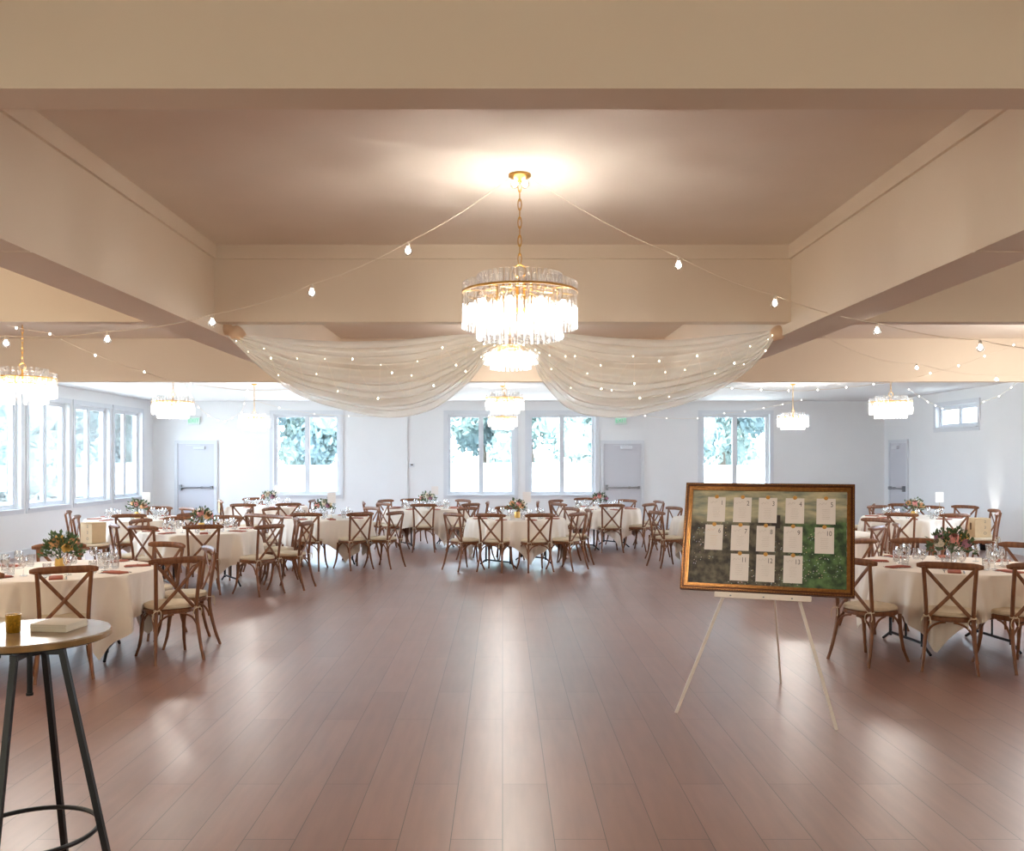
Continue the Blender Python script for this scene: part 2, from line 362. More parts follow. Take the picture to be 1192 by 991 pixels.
# baseboards
bb = MB(); 
for a, b in ((XL + .02, -7.97), (-6.9, 2.36), (3.45, XR - .02)): bb.box(((a + b) / 2, YB - .01, .06), (b - a, .02, .12))
struct(bb.obj('baseboard_back', 'trim', smooth=False))
struct(MB().box((XL + .01, (YF + YB) / 2, .06), (.02, YB - YF - .05, .12)).obj('baseboard_left', 'trim', smooth=False))
struct(MB().box((XR - .01, (YF + 20.7) / 2, .06), (.02, 20.7 - YF, .12)).obj('baseboard_right', 'trim', smooth=False))
struct(MB().box((-2.58, YB - .02, ZC / 2 + .06), (.55, .04, ZC - .13)).obj('trim_1', 'wall', smooth=False))

# beams
ZB, ZL = 2.62, 2.555
BXI, BXO = 1.865, 2.145
for i, (d, t) in enumerate(((D1, .13), (D2, .13), (D3, .14))):
    struct(MB().box(((XL + XR) / 2, d + t / 2, (ZB + ZC) / 2), (XR - XL, t, ZC - ZB)).obj('beam', 'beam', smooth=False))
for s in (-1, 1):
    for a, b in ((YF, D1), (D1 + .13, D2), (D2 + .13, D3)):
        m = MB(); m.box((s * (BXI + BXO) / 2, (a + b) / 2, (ZL + ZC) / 2), (BXO - BXI, b - a, ZC - ZL))
        struct(m.obj('beam', 'beam', smooth=False))
    for a, b in ((D1, D1 + .13), (D2, D2 + .13)):            # the casing runs on under the cross beams
        struct(MB().box((s * (BXI + BXO) / 2, (a + b) / 2, (ZL + ZB) / 2), (BXO - BXI, b - a, ZB - ZL)).obj('beam', 'beam', smooth=False))
    struct(MB().box((s * (BXI + BXO) / 2, 3.6, ZL - .0015), (BXO - BXI, .012, .003)).obj('trim_joint', 'beam', smooth=False))
# crown board round the first bay
mo = MB()
for s in (-1, 1):
    mo.box((s * (BXI - .009), (D1 + .13 + D2) / 2, ZC - .045), (.018, D2 - D1 - .13, .09))
mo.box((0, D2 - .009, ZC - .045), (2 * BXI - .036, .018, .09)); mo.box((0, D1 + .139, ZC - .045), (2 * BXI - .036, .018, .09))
struct(mo.obj('trim_2', 'beam', smooth=False))

# ------------------------------------------------------------------ text helper
def text_obj(s, size, name, mat, parent=None, extrude=.0006):
    cu = bpy.data.curves.new(name, 'FONT'); cu.body = s; cu.size = size; cu.extrude = extrude; cu.align_x = 'CENTER'; cu.align_y = 'CENTER'
    tmp = bpy.data.objects.new('t', cu); COL.objects.link(tmp); dg = bpy.context.evaluated_depsgraph_get(); dg.update()
    me = bpy.data.meshes.new_from_object(tmp.evaluated_get(dg)); bpy.data.objects.remove(tmp); me.materials.clear(); me.materials.append(M[mat])
    return link(name, me, parent)

# exit signs and thermostat on the far wall
for px, lab in ((226, 'small green exit sign on the white wall above the door near the long windows'), (722.5, 'small green exit sign above the door beside the middle windows')):
    p = at(px, 490, 48)
    e = thing('exit_sign', lab, 'sign', (p.x, YB, p.z), 0, 'exit signs above the doors')
    MB().rbox((0, -.03, 0), (.29, .055, .18), .008).obj('sign_box', 'exitbox', e)
    t = text_obj('EXIT', .13, 'lettering', 'exitgreen', e); t.rotation_euler = (PI / 2, 0, 0); t.location = (0, -.0585, 0)
th = thing('thermostat', 'small thermostat on the white wall beside the middle windows', 'thermostat', (-2.2, YB + .003, 1.56))
MB().rbox((0, -.014, 0), (.13, .026, .09), .004).obj('housing', 'trim', th); MB().box((0, -.0285, .008), (.06, .003, .03)).obj('display', 'ink', th, smooth=False)

# ------------------------------------------------------------------ chairs
def make_chair():
    r = thing('crossback_chair', 'x', 'chair')
    # seat ring and cushion
    def outline(k, z, sc=1.0):
        pts = []
        for j in range(28):
            a = 2 * PI * j / 28; c, s = math.cos(a), math.sin(a)
            x = .212 * math.copysign(abs(c) ** .75, c); y = .205 * math.copysign(abs(s) ** .75, s)
            x *= 1 - .10 * (.5 - y / .41) * 1.0
            pts.append((x * sc, y * sc, z))
        return pts
    def slab(prof):
        m = MB(); vs = []; n = 28
        for sc, z in prof: vs += outline(0, z, sc)
        fs = [(i * n + j, i * n + (j + 1) % n, (i + 1) * n + (j + 1) % n, (i + 1) * n + j) for i in range(len(prof) - 1) for j in range(n)]
        fs += [tuple(reversed(range(n))), tuple(range((len(prof) - 1) * n, len(prof) * n))]
        return m.add(vs, fs)
    slab([(.96, .405), (1, .412), (1.0, .438), (.96, .445)]).obj('seat', 'wood', r)
    cu = slab([(.9, .4455), (.985, .45), (1.0, .464), (.95, .481), (.8, .488), (.4, .491)]).obj('cushion', 'cushion', r)
    for s in (-1, 1):                                    # ties knotted round the back posts
        tm = MB(); c = Vector((s * .172, -.2, .448))
        tm.tube([c + Vector((.021 * math.cos(a), .021 * math.sin(a), 0)) for a in [2 * PI * i / 10 for i in range(10)]], .0045, 5, closed=True)
        tm.tube(cr([c + Vector((0, -.022, 0)), c + Vector((-.03, -.035, -.012)), c + Vector((-.042, -.032, -.05)), c + Vector((-.034, -.034, -.085))], 4), .0042, 5)
        tm.tube(cr([c + Vector((0, -.022, 0)), c + Vector((.026, -.036, -.004)), c + Vector((.03, -.034, -.045)), c + Vector((.024, -.036, -.07))], 4), .0042, 5)
        tm.tube(cr([c + Vector((-.02, -.03, .012)), c + Vector((0, -.034, -.003)), c + Vector((.02, -.03, .012))], 4), .0042, 5)
        tm.obj('cushion_tie', 'cushion', cu)
    for s in (-1, 1):
        # rear leg running up into the back post
        MB().tube(cr([(s * .205, -.285, .0), (s * .192, -.245, .12), (s * .178, -.205, .30), (s * .172, -.195, .44), (s * .178, -.212, .62), (s * .192, -.25, .855)], 5), [.0135] * 4 + [.015] * 4 + [.0165] * 18, 8).obj('leg', 'wood', r)
        MB().tube(cr([(s * .215, .225, 0), (s * .192, .185, .12), (s * .182, .162, .27), (s * .178, .158, .41)], 6), [.0125] * 5 + [.0145] * 5 + [.0175] * 9, 8).obj('leg', 'wood', r)
    # top rail, bowed backwards, rounded ends
    k = 15; xs = [-.243 + .486 * i / (k - 1) for i in range(k)]
    pr = [(x, -.252 - .035 * (1 - (x / .243) ** 2) + .03, .862 + .008 * (1 - (x / .24) ** 2)) for x in xs]
    rr = [.016, .026] + [.03] * (k - 4) + [.026, .016]
    m = MB(); m.tube(pr, rr, 10, flat=.5, up=(0, 0, 1)); m.obj('top_rail', 'wood', r)
    # crossed splats
    for s in (-1, 1):
        y0 = -.006 if s > 0 else .010
        MB().tube(cr([(s * .182, -.238 + y0, .838), (s * .09, -.238 + y0, .73), (-s * .02, -.228 + y0, .60), (-s * .15, -.2 + y0, .452)], 5), .0155, 8, flat=.45, up=(1, 0, .8 * s)).obj('cross_splat', 'wood', r)
    # bentwood hoops under the seat
    for a, b in (((-.176, -.205), (.176, -.205)), ((-.18, .165), (.18, .165)), ((-.185, -.19), (-.187, .155)), ((.185, -.19), (.187, .155))):
        a, b = Vector((*a, 0)), Vector((*b, 0)); m = MB()
        for p, q in ((a, b), (b, a)):
            d = (q - p)
            m.tube(cr([p + Vector((0, 0, .27)), p + d * .03 + Vector((0, 0, .31)), p + d * .13 + Vector((0, 0, .365)), p + d * .28 + Vector((0, 0, .395)), p + d * .42 + Vector((0, 0, .404))], 3), .0095, 6)
        m.obj('brace', 'wood', r)
    return r
proto_chair = make_chair(); chair_used = [False]

# tables: centre x, centre y, description, settings?, bouquet kind, card, cloth turn
TAB = {
 'T1': (-3.88, 8.0, 'table beside the cocktail table', 'dark', None, -.05),
 'T10': (4.12, 8.4, 'table beside the easel', 'pink', None, -.2),
 'T2': (-4.1, 12.35, 'second table behind the cocktail table', 'blush', None, .3),
 'T3': (-2.95, 15.0, 'third table behind the cocktail table', 'white', (.18, -.25), .1),
 'T4': (-5.95, 14.8, 'table by the long windows', 'blush', (.12, .1), .35),
 'T5': (-4.77, 18.5, 'far table by the exit door', 'white', (.16, .1), .0),
 'T6': (-1.5, 17.8, 'far table below the thermostat', 'white', (.17, .1), .2),
 'T7': (.22, 14.85, 'middle table facing open floor', 'blush', (.18, .15), .5),
 'T8': (1.87, 17.65, 'far table by the middle door', 'pinkwild', None, .4),
 'T9': (6.78, 15.05, 'table below the small high window', 'blush', (.37, -.15), .1),
 'T11': (3.6, 14.95, 'table half hidden beyond the board', 'white', None, .5),
 'T13': (4.05, 12.0, 'table straight behind the board', None, None, .2),
 'T12': (5.1, 17.5, 'far table behind the board', None, None, .2),
}
# chairs: table, rail centre x px, rail top y px
CH = [
 ('T1', 75, 662), ('T1', 208, 651, 128), ('T1', 245.5, 638.5), ('T1', 196, 633), ('T1', 69, 634.5), ('T1', -34, 668), ('T1', -58, 641),
 ('T10', 990, 651.6), ('T10', 1105.5, 657.5), ('T10', 1206, 657.5), ('T10', 998, 629.4), ('T10', 1064, 628.5), ('T10', 1192, 634.2),
 ('T2', 236.5, 612.5), ('T2', 164.5, 613.7), ('T2', 168, 605.6), ('T2', 131.5, 611), ('T2', 209.5, 603.5), ('T2', 263, 601.5), ('T2', 315, 612.3), ('T2', 346, 604.5), ('T2', 358, 608.5), ('T2', 318.5, 601),
 ('T4', 150.5, 599.8), ('T4', 88, 601.5, 15), ('T4', 78.5, 596), ('T4', 185, 590.8), ('T4', 217, 592), ('T4', 223, 598.5),
 ('T3', 420.3, 597.8), ('T3', 356.5, 598.5), ('T3', 296, 599.4), ('T3', 289, 594.5), ('T3', 315, 592), ('T3', 434, 591.5), ('T3', 461.5, 596.7),
 ('T5', 282.5, 587.5), ('T5', 336, 586.7), ('T5', 256, 583.5), ('T5', 300, 581), ('T5', 357.7, 582.5),
 ('T6', 493, 587.7), ('T6', 445, 586.3), ('T6', 448, 582.7), ('T6', 423, 585), ('T6', 479, 581.5), ('T6', 540, 582.5), ('T6', 549, 587), ('T6', 568, 584.5),
 ('T7', 570.6, 599.2), ('T7', 629, 599.2), ('T7', 526, 598.3), ('T7', 543, 591.5), ('T7', 592, 590.5), ('T7', 666, 592), ('T7', 674, 598), ('T7', 685.5, 594),
 ('T8', 712.7, 588), ('T8', 649, 586.7), ('T8', 646, 582.8), ('T8', 625.5, 584.5), ('T8', 681, 580.5), ('T8', 730, 582.5), ('T8', 757, 587), ('T8', 768, 583.8),
 ('T11', 763, 596.2), ('T11', 786, 591.2, 205),
 ('T9', 1049, 598.5), ('T9', 1112.7, 599.2), ('T9', 1161, 597.3, 150), ('T9', 1159, 594.3), ('T9', 1124, 589.6), ('T9', 1082, 590), ('T9', 1050, 587.3), ('T9', 1024, 589.6),
 ('T13', 1021, 604.8), ('T13', 1024, 613.6), ('T13', 1043.5, 611),
 ('T12', 993, 588), ('T12', 1015, 587.6),
]
SECT = ['near side', 'near right', 'right side', 'far right', 'far side', 'far left', 'left side', 'near left']
rows = []
for c in CH:
    tx, ty = TAB[c[0]][:2]; s = (c[2] - CY) / (CAMZ - .878)
    x, y = (c[1] - CX) / s, F / s
    if len(c) > 3: th = math.radians(c[3]); f = Vector((math.cos(th), math.sin(th)))
    else: f = Vector((tx - x, ty - y)).normalized()
    rows.append([c[0], x, y, f])
# push apart chairs that would stand in one another
ctr = lambda r: Vector((r[1], r[2])) + r[3] * .24
for it in range(60):
    for i in range(len(rows)):
        for j in range(i):
            d = ctr(rows[i]) - ctr(rows[j]); l = d.length
            if l < .47:
                q = d / max(l, 1e-3) * (.47 - l) * .5
                rows[i][1] += q.x; rows[i][2] += q.y; rows[j][1] -= q.x; rows[j][2] -= q.y
for r in rows:                                       # the backs stay clear of the table edges
    for tt in TAB.values():
        d = Vector((r[1] - tt[0], r[2] - tt[1])); l = d.length
        if l < .93: r[1] += d.x / l * (.93 - l); r[2] += d.y / l * (.93 - l)
for r in rows:
    tx, ty = TAB[r[0]][:2]; a = math.atan2(r[1] - tx, -(r[2] - ty)) % (2 * PI); r.append(int((a + PI / 8) / (PI / 4)) % 8)
from collections import defaultdict
grp = defaultdict(list)
for r in rows: grp[(r[0], r[4])].append(r)
ORD = {1: [''], 2: ['leftmost of two, ', 'rightmost of two, '], 3: ['leftmost of three, ', 'middle of three, ', 'rightmost of three, ']}
for (t, sc), rs in grp.items():
    rs.sort(key=lambda r: r[1] / r[2])
    for k, r in enumerate(rs):
        pre = ORD[len(rs)][k]
        lab = 'brown cross-back chair, ' + (pre if pre else 'at the ') + SECT[sc] + ' of the ' + TAB[t][2]
        o = proto_chair if not chair_used[0] else copy_tree(proto_chair); chair_used[0] = True
        f = r[3]; tag(o, lab, 'chair', 'cross-back chairs round the banquet tables')
        o.location = (r[1] + f.x * .248, r[2] + f.y * .248, 0); o.rotation_euler = (0, 0, math.atan2(-f.x, f.y)); r.append(o)

# ------------------------------------------------------------------ tables, cloths, settings
RT = .78
def make_table():
    t = thing('banquet_table', 'x', 'table')
    MB().lathe([(RT - .02, .728), (RT, .734), (RT, .748), (RT - .006, .752)], 48).obj('tabletop', 'white', t)
    for sx in (-1, 1):
        for sy in (-1, 1):
            m = MB(); m.tube([(sx * .42, sy * .27, .727), (sx * .42, sy * .27, .06)], .0145, 8)
            m.tube(cr([(sx * .42, sy * .27, .09), (sx * .42, sy * .36, .035), (sx * .42, sy * .40, .012)], 4), .013, 8)
            m.obj('leg', 'black', t)
        m = MB(); m.tube([(sx * .42, -.27, .09), (sx * .42, .27, .09)], .013, 8); m.tube([(sx * .42, 0, .09), (sx * .42, 0, .719)], .009, 8)
        m.box((sx * .42, 0, .719), (.05, .6, .016)); m.obj('cross_bar', 'black', t)
    return t
proto_table = make_table(); first_t = True
def make_cloth(seed, turn):
    rnd = random.Random(seed); n = 240; m = MB(); R = RT + .004; ph = [rnd.uniform(0, 6.28) for _ in range(6)]
    rads = [0, .3, .6, .74, R - .012, R + .001]; vs = [(0, 0, .7565)]
    for r in rads[1:]:
        for j in range(n):
            a = 2 * PI * j / n; z = .7565 if r < R - .005 else .7525
            vs.append((r * math.cos(a), r * math.sin(a), z))
    K = 16
    for i in range(1, K + 1):
        t = i / K
        for j in range(n):
            a = 2 * PI * j / n; b = (a + turn) % (PI / 2) - PI / 4
            drop = min(1.04 / max(math.cos(b), .05) if False else (1.055 / math.cos(PI / 4 - abs(b))), 1.46) - R
            corner = 1 - min(1, abs(b) / .42)
            corner = max(0, 1 - abs(PI / 4 - abs(b)) / .5) if False else max(0, 1 - abs(b) / .5)
            drop = (1.10 / math.cos(PI / 4 - abs(b))) - R; drop = .32 + (drop - .32) * .8
            amp = .068 * t ** .5
            w = (math.sin(11 * a + ph[0] + .5 * math.sin(3 * a)) * .55 + math.sin(18 * a + ph[1] + .8 * math.sin(2 * a)) * .55 + math.sin(5 * a + ph[2]) * .5 + .42 * math.sin(29 * a + ph[3] + 1.5 * t)) * amp
            rr = R + .004 + .03 * math.sin(t * PI / 2) + max(w, -.035 * t) - corner * .05 * t * t
            zz = .7525 - drop * t - .0 + .006 * math.sin(7 * a + ph[4]) * t
            vs.append((rr * math.cos(a), rr * math.sin(a), max(zz, .03)))
    fs = [(0, 1 + j, 1 + (j + 1) % n) for j in range(n)]; nr = len(rads) - 1 + K
    for i in range(nr - 1):
        for j in range(n): fs.append((1 + i * n + j, 1 + (i + 1) * n + j, 1 + (i + 1) * n + (j + 1) % n, 1 + i * n + (j + 1) % n))
    m.add(vs, fs); return m

def glass_proto(kind):
    t = thing('wine_glass' if kind == 'goblet' else 'tumbler', 'x', 'glass')
    if kind == 'goblet':
        MB().lathe([(.031, 0), (.031, .002), (.006, .006), (.0045, .012), (.0045, .062), (.008, .068)], 14).obj('stem', 'glass', t)
        MB().lathe([(.005, .069), (.022, .078), (.035, .1), (.037, .122), (.030, .158), (.0285, .158), (.035, .122), (.033, .101), (.02, .081), (.004, .073)], 14).obj('bowl', 'glass', t)
        return t
    MB().lathe([(.027, 0), (.030, .004), (.0335, .105), (.032, .105), (.0285, .012), (.004, .011)], 14).obj('bowl', 'glass', t)
    return t
goblet, tumbler = glass_proto('goblet'), glass_proto('tumbler'); used = {'g': False, 't': False}
nap_me = MB()
nap_me.rbox((0, 0, .004), (.105, .225, .008), .003); nap_me.rbox((.004, -.004, .011), (.095, .21, .006), .003)
nap_me.tube([(.0, -.02, .0135), (.05, .0, .0135)], .004, 6)
nap_mesh = nap_me.mesh('napkin', 'napkin')
kn = MB(); kn.box((0, .03, .0025), (.013, .13, .0015)); kn.rbox((0, -.06, .004), (.011, .1, .006), .002); knife_mesh = kn.mesh('knife', 'silver')
fk = MB(); fk.tube(cr([(0, -.095, .004), (0, -.03, .003), (0, .03, .006), (0, .05, .004)], 4), [.005] + [.003] * 10 + [.005] * 2, 6, flat=.5, up=(1, 0, 0)); fk.box((0, .056, .004), (.022, .016, .002))
for q in (-.009, -.003, .003, .009): fk.box((q, .08, .004), (.0028, .04, .002))
fork_mesh = fk.mesh('fork', 'silver')
PLACE = ['near side just right of centre', 'right side near corner', 'right side far corner', 'far side right of centre', 'far side left of centre', 'left side far corner', 'left side near corner', 'near side left of centre']
PLACE = ['near right', 'right near', 'right far', 'far right', 'far left', 'left far', 'left near', 'near left']
ZT = .757

def rose(mb, c, r, n=5):
    for k in range(4):                                  # nested open petal shells
        rr = r * (1 - .22 * k); ph = k * 1.3
        mb.grid(lambda u, v: Vector(c) + Vector((math.cos(2 * PI * u + ph) * rr * (math.sin(PI * (.25 + .5 * v)) * (.86 + .12 * math.sin(n * 2 * PI * u + k))),
                math.sin(2 * PI * u + ph) * rr * (math.sin(PI * (.25 + .5 * v)) * (.86 + .12 * math.sin(n * 2 * PI * u + k))), rr * (-.75 + 1.45 * v + .08 * math.sin(n * 2 * PI * u)))), 15, 5)
    mb.lathe([(.0001, -r * .9), (r * .6, -r * .7), (r * .72, -r * .2)], 10, c, cap=False)
def bouquet(kind, loc, label, seed, detail=1.0):
    rnd = random.Random(seed); wide = {'pink': .19, 'dark': .17, 'pinkwild': .17}.get(kind, .165)
    t = thing('flower_centrepiece', label, 'flowers', loc, 0, 'flower centrepieces')
    gold = kind in ('dark', 'blush')
    MB().lathe([(.035, 0), (.046, .004), (.052, .05), (.047, .1), (.044, .1), (.046, .05), (.04, .01), (.003, .009)], 20).obj('vase', 'goldvase' if gold else 'glass', t)
    fo = MB(); n = int(150 * detail)
    for i in range(n):
        a = rnd.uniform(0, 2 * PI); el = rnd.uniform(-.25, 1.25); R = wide * rnd.uniform(.45, 1.05)
        c = Vector((math.cos(a) * math.cos(el) * R, math.sin(a) * math.cos(el) * R, .15 + math.sin(el) * R * .95))
        d = (c - Vector((0, 0, .1))).normalized(); d = (d + Vector([rnd.uniform(-.5, .5) for _ in range(3)])).normalized()
        s = d.cross(Vector((rnd.uniform(-1, 1), rnd.uniform(-1, 1), .6))).normalized(); nn = d.cross(s); l = rnd.uniform(.03, .06); w = l * .28
        fo.add([c, c + d * l * .5 + s * w + nn * .004, c + d * l, c + d * l * .5 - s * w + nn * .004], [(0, 1, 2, 3)])
    for i in range(12):
        a = rnd.uniform(0, 2 * PI); el = rnd.uniform(.1, 1.3); R = wide * 1.05
        fo.tube([(0, 0, .02), (0, 0, .1), (math.cos(a) * math.cos(el) * R * .6, math.sin(a) * math.cos(el) * R * .6, .15 + math.sin(el) * R * .6), (math.cos(a) * math.cos(el) * R, math.sin(a) * math.cos(el) * R, .15 + math.sin(el) * R)], .0022, 4)
    fo.obj('foliage', 'leaf', t)
    pal = {'pink': ['pink', 'mauve', 'yellow', 'pink', 'peach', 'yellow', 'mauve', 'cream', 'pink'], 'dark': ['peach', 'yellow', 'peach', 'yellow', 'peach', 'yellow'],
           'blush': ['pink', 'peach', 'cream', 'pink', 'cream', 'mauve', 'peach', 'cream'], 'white': ['cream', 'mauve', 'cream', 'peach', 'cream', 'pink', 'cream'], 'pinkwild': ['pink', 'mauve', 'cream', 'pink', 'mauve']}[kind]
    for i, c in enumerate(pal):
        a = -PI / 2 + (i / len(pal)) * 2 * PI + rnd.uniform(-.3, .3); el = .35 if i % 2 else .8
        if i == len(pal) - 1: el = 1.5
        R = wide * .8; rb = MB(); rose(rb, (0, 0, 0), rnd.uniform(.040, .052))
        b = rb.obj('bloom', c, t); b.location = (math.cos(a) * math.cos(el) * R, math.sin(a) * math.cos(el) * R, .16 + math.sin(el) * R * .8)
        d = Vector((math.cos(a) * math.cos(el), math.sin(a) * math.cos(el), math.sin(el) + .2)); b.rotation_euler = d.to_track_quat('Z', 'Y').to_euler()
    return t
BLAB = {'T1': 'dark green and golden bouquet, gold vase,', 'T10': 'pink, mauve and yellow bouquet, clear vase,', 'T2': 'blush and cream rose bouquet', 'T3': 'white and peach bouquet', 'T4': 'blush rose bouquet', 'T5': 'pale lilac and white bouquet',
        'T6': 'small white and green bouquet', 'T7': 'blush bouquet in a small gold vase', 'T8': 'loose pink bouquet', 'T9': 'peach and cream bouquet', 'T11': 'white bouquet'}
for ti, (tk, (tx, ty, desc, bq, card, turn)) in enumerate(TAB.items()):
    o = proto_table if first_t else copy_tree(proto_table); first_t = False
    tag(o, 'folding table on black legs, ' + desc, 'table', 'round banquet tables'); o.location = (tx, ty, 0); o.rotation_euler = (0, 0, turn + .3)
    cl = make_cloth(ti * 3 + 1, turn).obj('tablecloth', 'cloth', None, loc=(tx, ty, 0)); tag(cl, 'cream tablecloth draped over the ' + desc, 'tablecloth', 'cream tablecloths')
    if not bq: continue
    if tk == 'T11': continue
    bouquet(bq, (tx + (.02 if tk != 'T1' else 0), ty, ZT), BLAB[tk] + ' on the ' + desc, ti, 1.0 if ty > 10 else 2.2)
    for k in range(8):
        a = PI / 8 + k * PI / 4; dx, dy = math.sin(a), -math.cos(a); rz = math.atan2(-dx, dy) + PI     # local +Y points to the centre
        rnd = random.Random(ti * 100 + k); rz += rnd.uniform(-.08, .08)
        pl = PLACE[k]
        n = link('napkin', nap_mesh, None, (tx + dx * .625, ty + dy * .625, ZT), rz); tag(n, 'folded terracotta napkin at the ' + pl + ' of the ' + desc, 'napkin', 'terracotta napkins')
        if ty < 13:
            c, s = math.cos(rz), math.sin(rz)
            for q, me, nm in ((.075, knife_mesh, 'knife'), (-.078, fork_mesh, 'fork')):
                w = link(nm, me, None, (tx + dx * .625 + c * q, ty + dy * .625 + s * q, ZT), rz); tag(w, 'silver ' + nm + ' at the ' + pl + ' of the ' + desc, 'cutlery', 'silver cutlery')
        for pr, key, ang, rad, nm in ((goblet, 'g', .16, .43, 'stemmed wine glass'), (tumbler, 't', -.17, .45, 'water tumbler')):
            o = pr if not used[key] else copy_tree(pr); used[key] = True
            aa = a + ang + rnd.uniform(-.04, .04); o.location = (tx + math.sin(aa) * rad, ty - math.cos(aa) * rad, ZT)
            tag(o, 'clear ' + nm + ' at the ' + pl + ' of the ' + desc, 'glass', 'clear glasses on the banquet tables')
    if card:
        g = thing('table_number_card', 'pale number card on a wire stand, ' + desc, 'table card', (tx + card[0], ty + card[1], ZT), 0, 'table number cards')
        m = MB(); m.lathe([(.03, 0), (.03, .006), (.004, .01)], 14); m.tube([(0, 0, .008), (0, 0, .25)], .0022, 6); m.obj('stand', 'gold', g)
        MB().rbox((0, 0, .335), (.135, .003, .17), .001).obj('card', 'card', g)
# water carafes on the near tables
for x, y, lab, k in ((-3.55, 8.1, 'clear glass carafe by the gold vase', 0), (4.75, 8.85, 'clear glass carafe beyond the pink bouquet', 1)):
    t = thing('carafe', lab, 'carafe', (x, y, ZT)); MB().lathe([(.042, 0), (.047, .006), (.05, .13), (.046, .13), (.043, .012), (.004, .01)], 18).obj('body', 'glass', t)
    MB().lathe([(.05, .1305), (.053, .138), (.047, .138), (.046, .1305)], 18, cap=False).obj('rim', 'glass', t)

# boxes on chair seats and sheet on a chair back
def find(px, py):
    best = None
    for r in rows:
        s = F / r[2]; d = abs(CX + r[1] * s - px) + abs(CY + (CAMZ - .878) * s - py) * 2
        if best is None or d < best[0]: best = (d, r)
    return best[1][5]
for (px, py), yoff, rz, lab in (((88, 601.5), -.02, -.5, 'kraft card box with black numerals, on the chair seat by the window wall'), ((1161, 597.3), .02, .05, 'kraft card box with black numerals, on the seat near the bright wall streak')):
    ch = find(px, py); p = ch.location
    t = thing('gift_card_box', lab, 'box', (p.x, p.y + yoff, .492), rz)
    MB().rbox((0, 0, .145), (.26, .24, .29), .004).obj('box_body', 'kraft', t)
    MB().rbox((0, 0, .294), (.268, .248, .008), .002).obj('lid', 'kraft', t)
    MB().box((-.1315, 0, .17), (.002, .045, .11)).obj('slot', 'kdark', t, smooth=False)
    for i, ch_ in enumerate(('2', '3', 'O')):
        w = text_obj(ch_, .06, 'lettering', 'ink', t, .0005); w.rotation_euler = (PI / 2, 0, 0); w.location = (.03, -.1215, .245 - .09 * i)
ch = find(256, 583.5); f = Vector((math.sin(-ch.rotation_euler.z), math.cos(ch.rotation_euler.z), 0))
t = MB()
t.grid(lambda u, v: ((u - .5) * .22, (-.017 if v < .5 else .021) , .905 - .26 * abs(v - .5) * 2 if abs(v - .5) > .05 else .903), 2, 20)
o = t.obj('paper_sheet', 'kraft'); tag(o, 'kraft paper sheet hung over a chair back near the exit door', 'paper'); o.location = ch.location - f * .25; o.rotation_euler = ch.rotation_euler

# ------------------------------------------------------------------ cocktail table
ct = thing('cocktail_table', 'tall round cocktail table with stone top on black splayed legs', 'table', (-1.89, 3.64, 0), 0)
MB().lathe([(.28, 1.022), (.298, 1.026), (.3, 1.032), (.3, 1.043), (.2985, 1.046)], 64).obj('table_top', 'tstone', ct)
MB().lathe([(.3, 1.019), (.3025, 1.021), (.3025, 1.0405), (.3005, 1.0415)], 64, cap=False).obj('edge_band', 'tedge', ct)
MB().lathe([(.27, 1.011), (.286, 1.013), (.286, 1.0215)], 64).obj('steel_plate', 'black', ct)
m = MB(); m.lathe([(.05, .955), (.05, .975), (.02, .985), (.02, 1.011)], 20); m.tube([(0, 0, .985), (0, 0, .79)], .011, 10); m.lathe([(.014, .79), (.014, .80)], 10); m.obj('screw_post', 'black', ct)
for k in range(4):
    a = math.radians(3 + 90 * k); c, s = math.cos(a), math.sin(a)
    m = MB(); m.box((c * .075, s * .075, .966), (.125, .028, .024), a)
    m.tube([(c * .125, s * .125, .975), (c * .335, s * .335, 0)], .0165, 4, flat=.9)
    m.obj('leg', 'black', ct)
m = MB(); m.tube([(.255 * math.cos(2 * PI * i / 48), .255 * math.sin(2 * PI * i / 48), .245) for i in range(48)], .0095, 8, closed=True); m.obj('foot_ring', 'black', ct)
v = thing('votive_holder', 'small amber gold glass votive on the cocktail table', 'candle holder', (-1.945, 3.62, 1.046))
MB().lathe([(.0235, 0), (.026, .003), (.029, .072), (.0265, .072), (.0235, .01), (.002, .009)], 20).obj('cup', 'amber', v)
MB().lathe([(.02, .0105), (.02, .035), (.002, .036)], 14).obj('candle', 'paper', v)
sn = thing('napkin_stack', 'stack of white paper napkins on the cocktail table', 'napkins', (-1.80, 3.70, 1.046), -.12)
for i in range(8):
    MB().rbox((random.uniform(-.002, .002), random.uniform(-.002, .002), .0018 + i * .0037), (.155, .15, .0034), .0012).obj('napkin', 'paper', sn)

# ------------------------------------------------------------------ easel and framed board
A = Vector((1.189, 6.10, .862)); B = Vector((2.205, 5.70, .862)); u = (B - A); W = u.length; u.normalize()
nrm = Vector((-u.y, u.x, 0))                                   # away from the viewer
up = (Vector((0, 0, .697)) + nrm * .25).normalized(); H = .745
R3 = Matrix((u, up.cross(u) * -1, up)).transposed()              # columns: x=u, y, z=up
yv = Vector((R3[0][1], R3[1][1], R3[2][1]))
if yv.dot(nrm) < 0: R3 = Matrix((u, -yv, up)).transposed()
bd = thing('seating_chart_board', 'large gold-framed garden painting with thirteen numbered white cards, on the white easel', 'framed board')
bd.matrix_world = Matrix.Translation(A) @ R3.to_4x4()
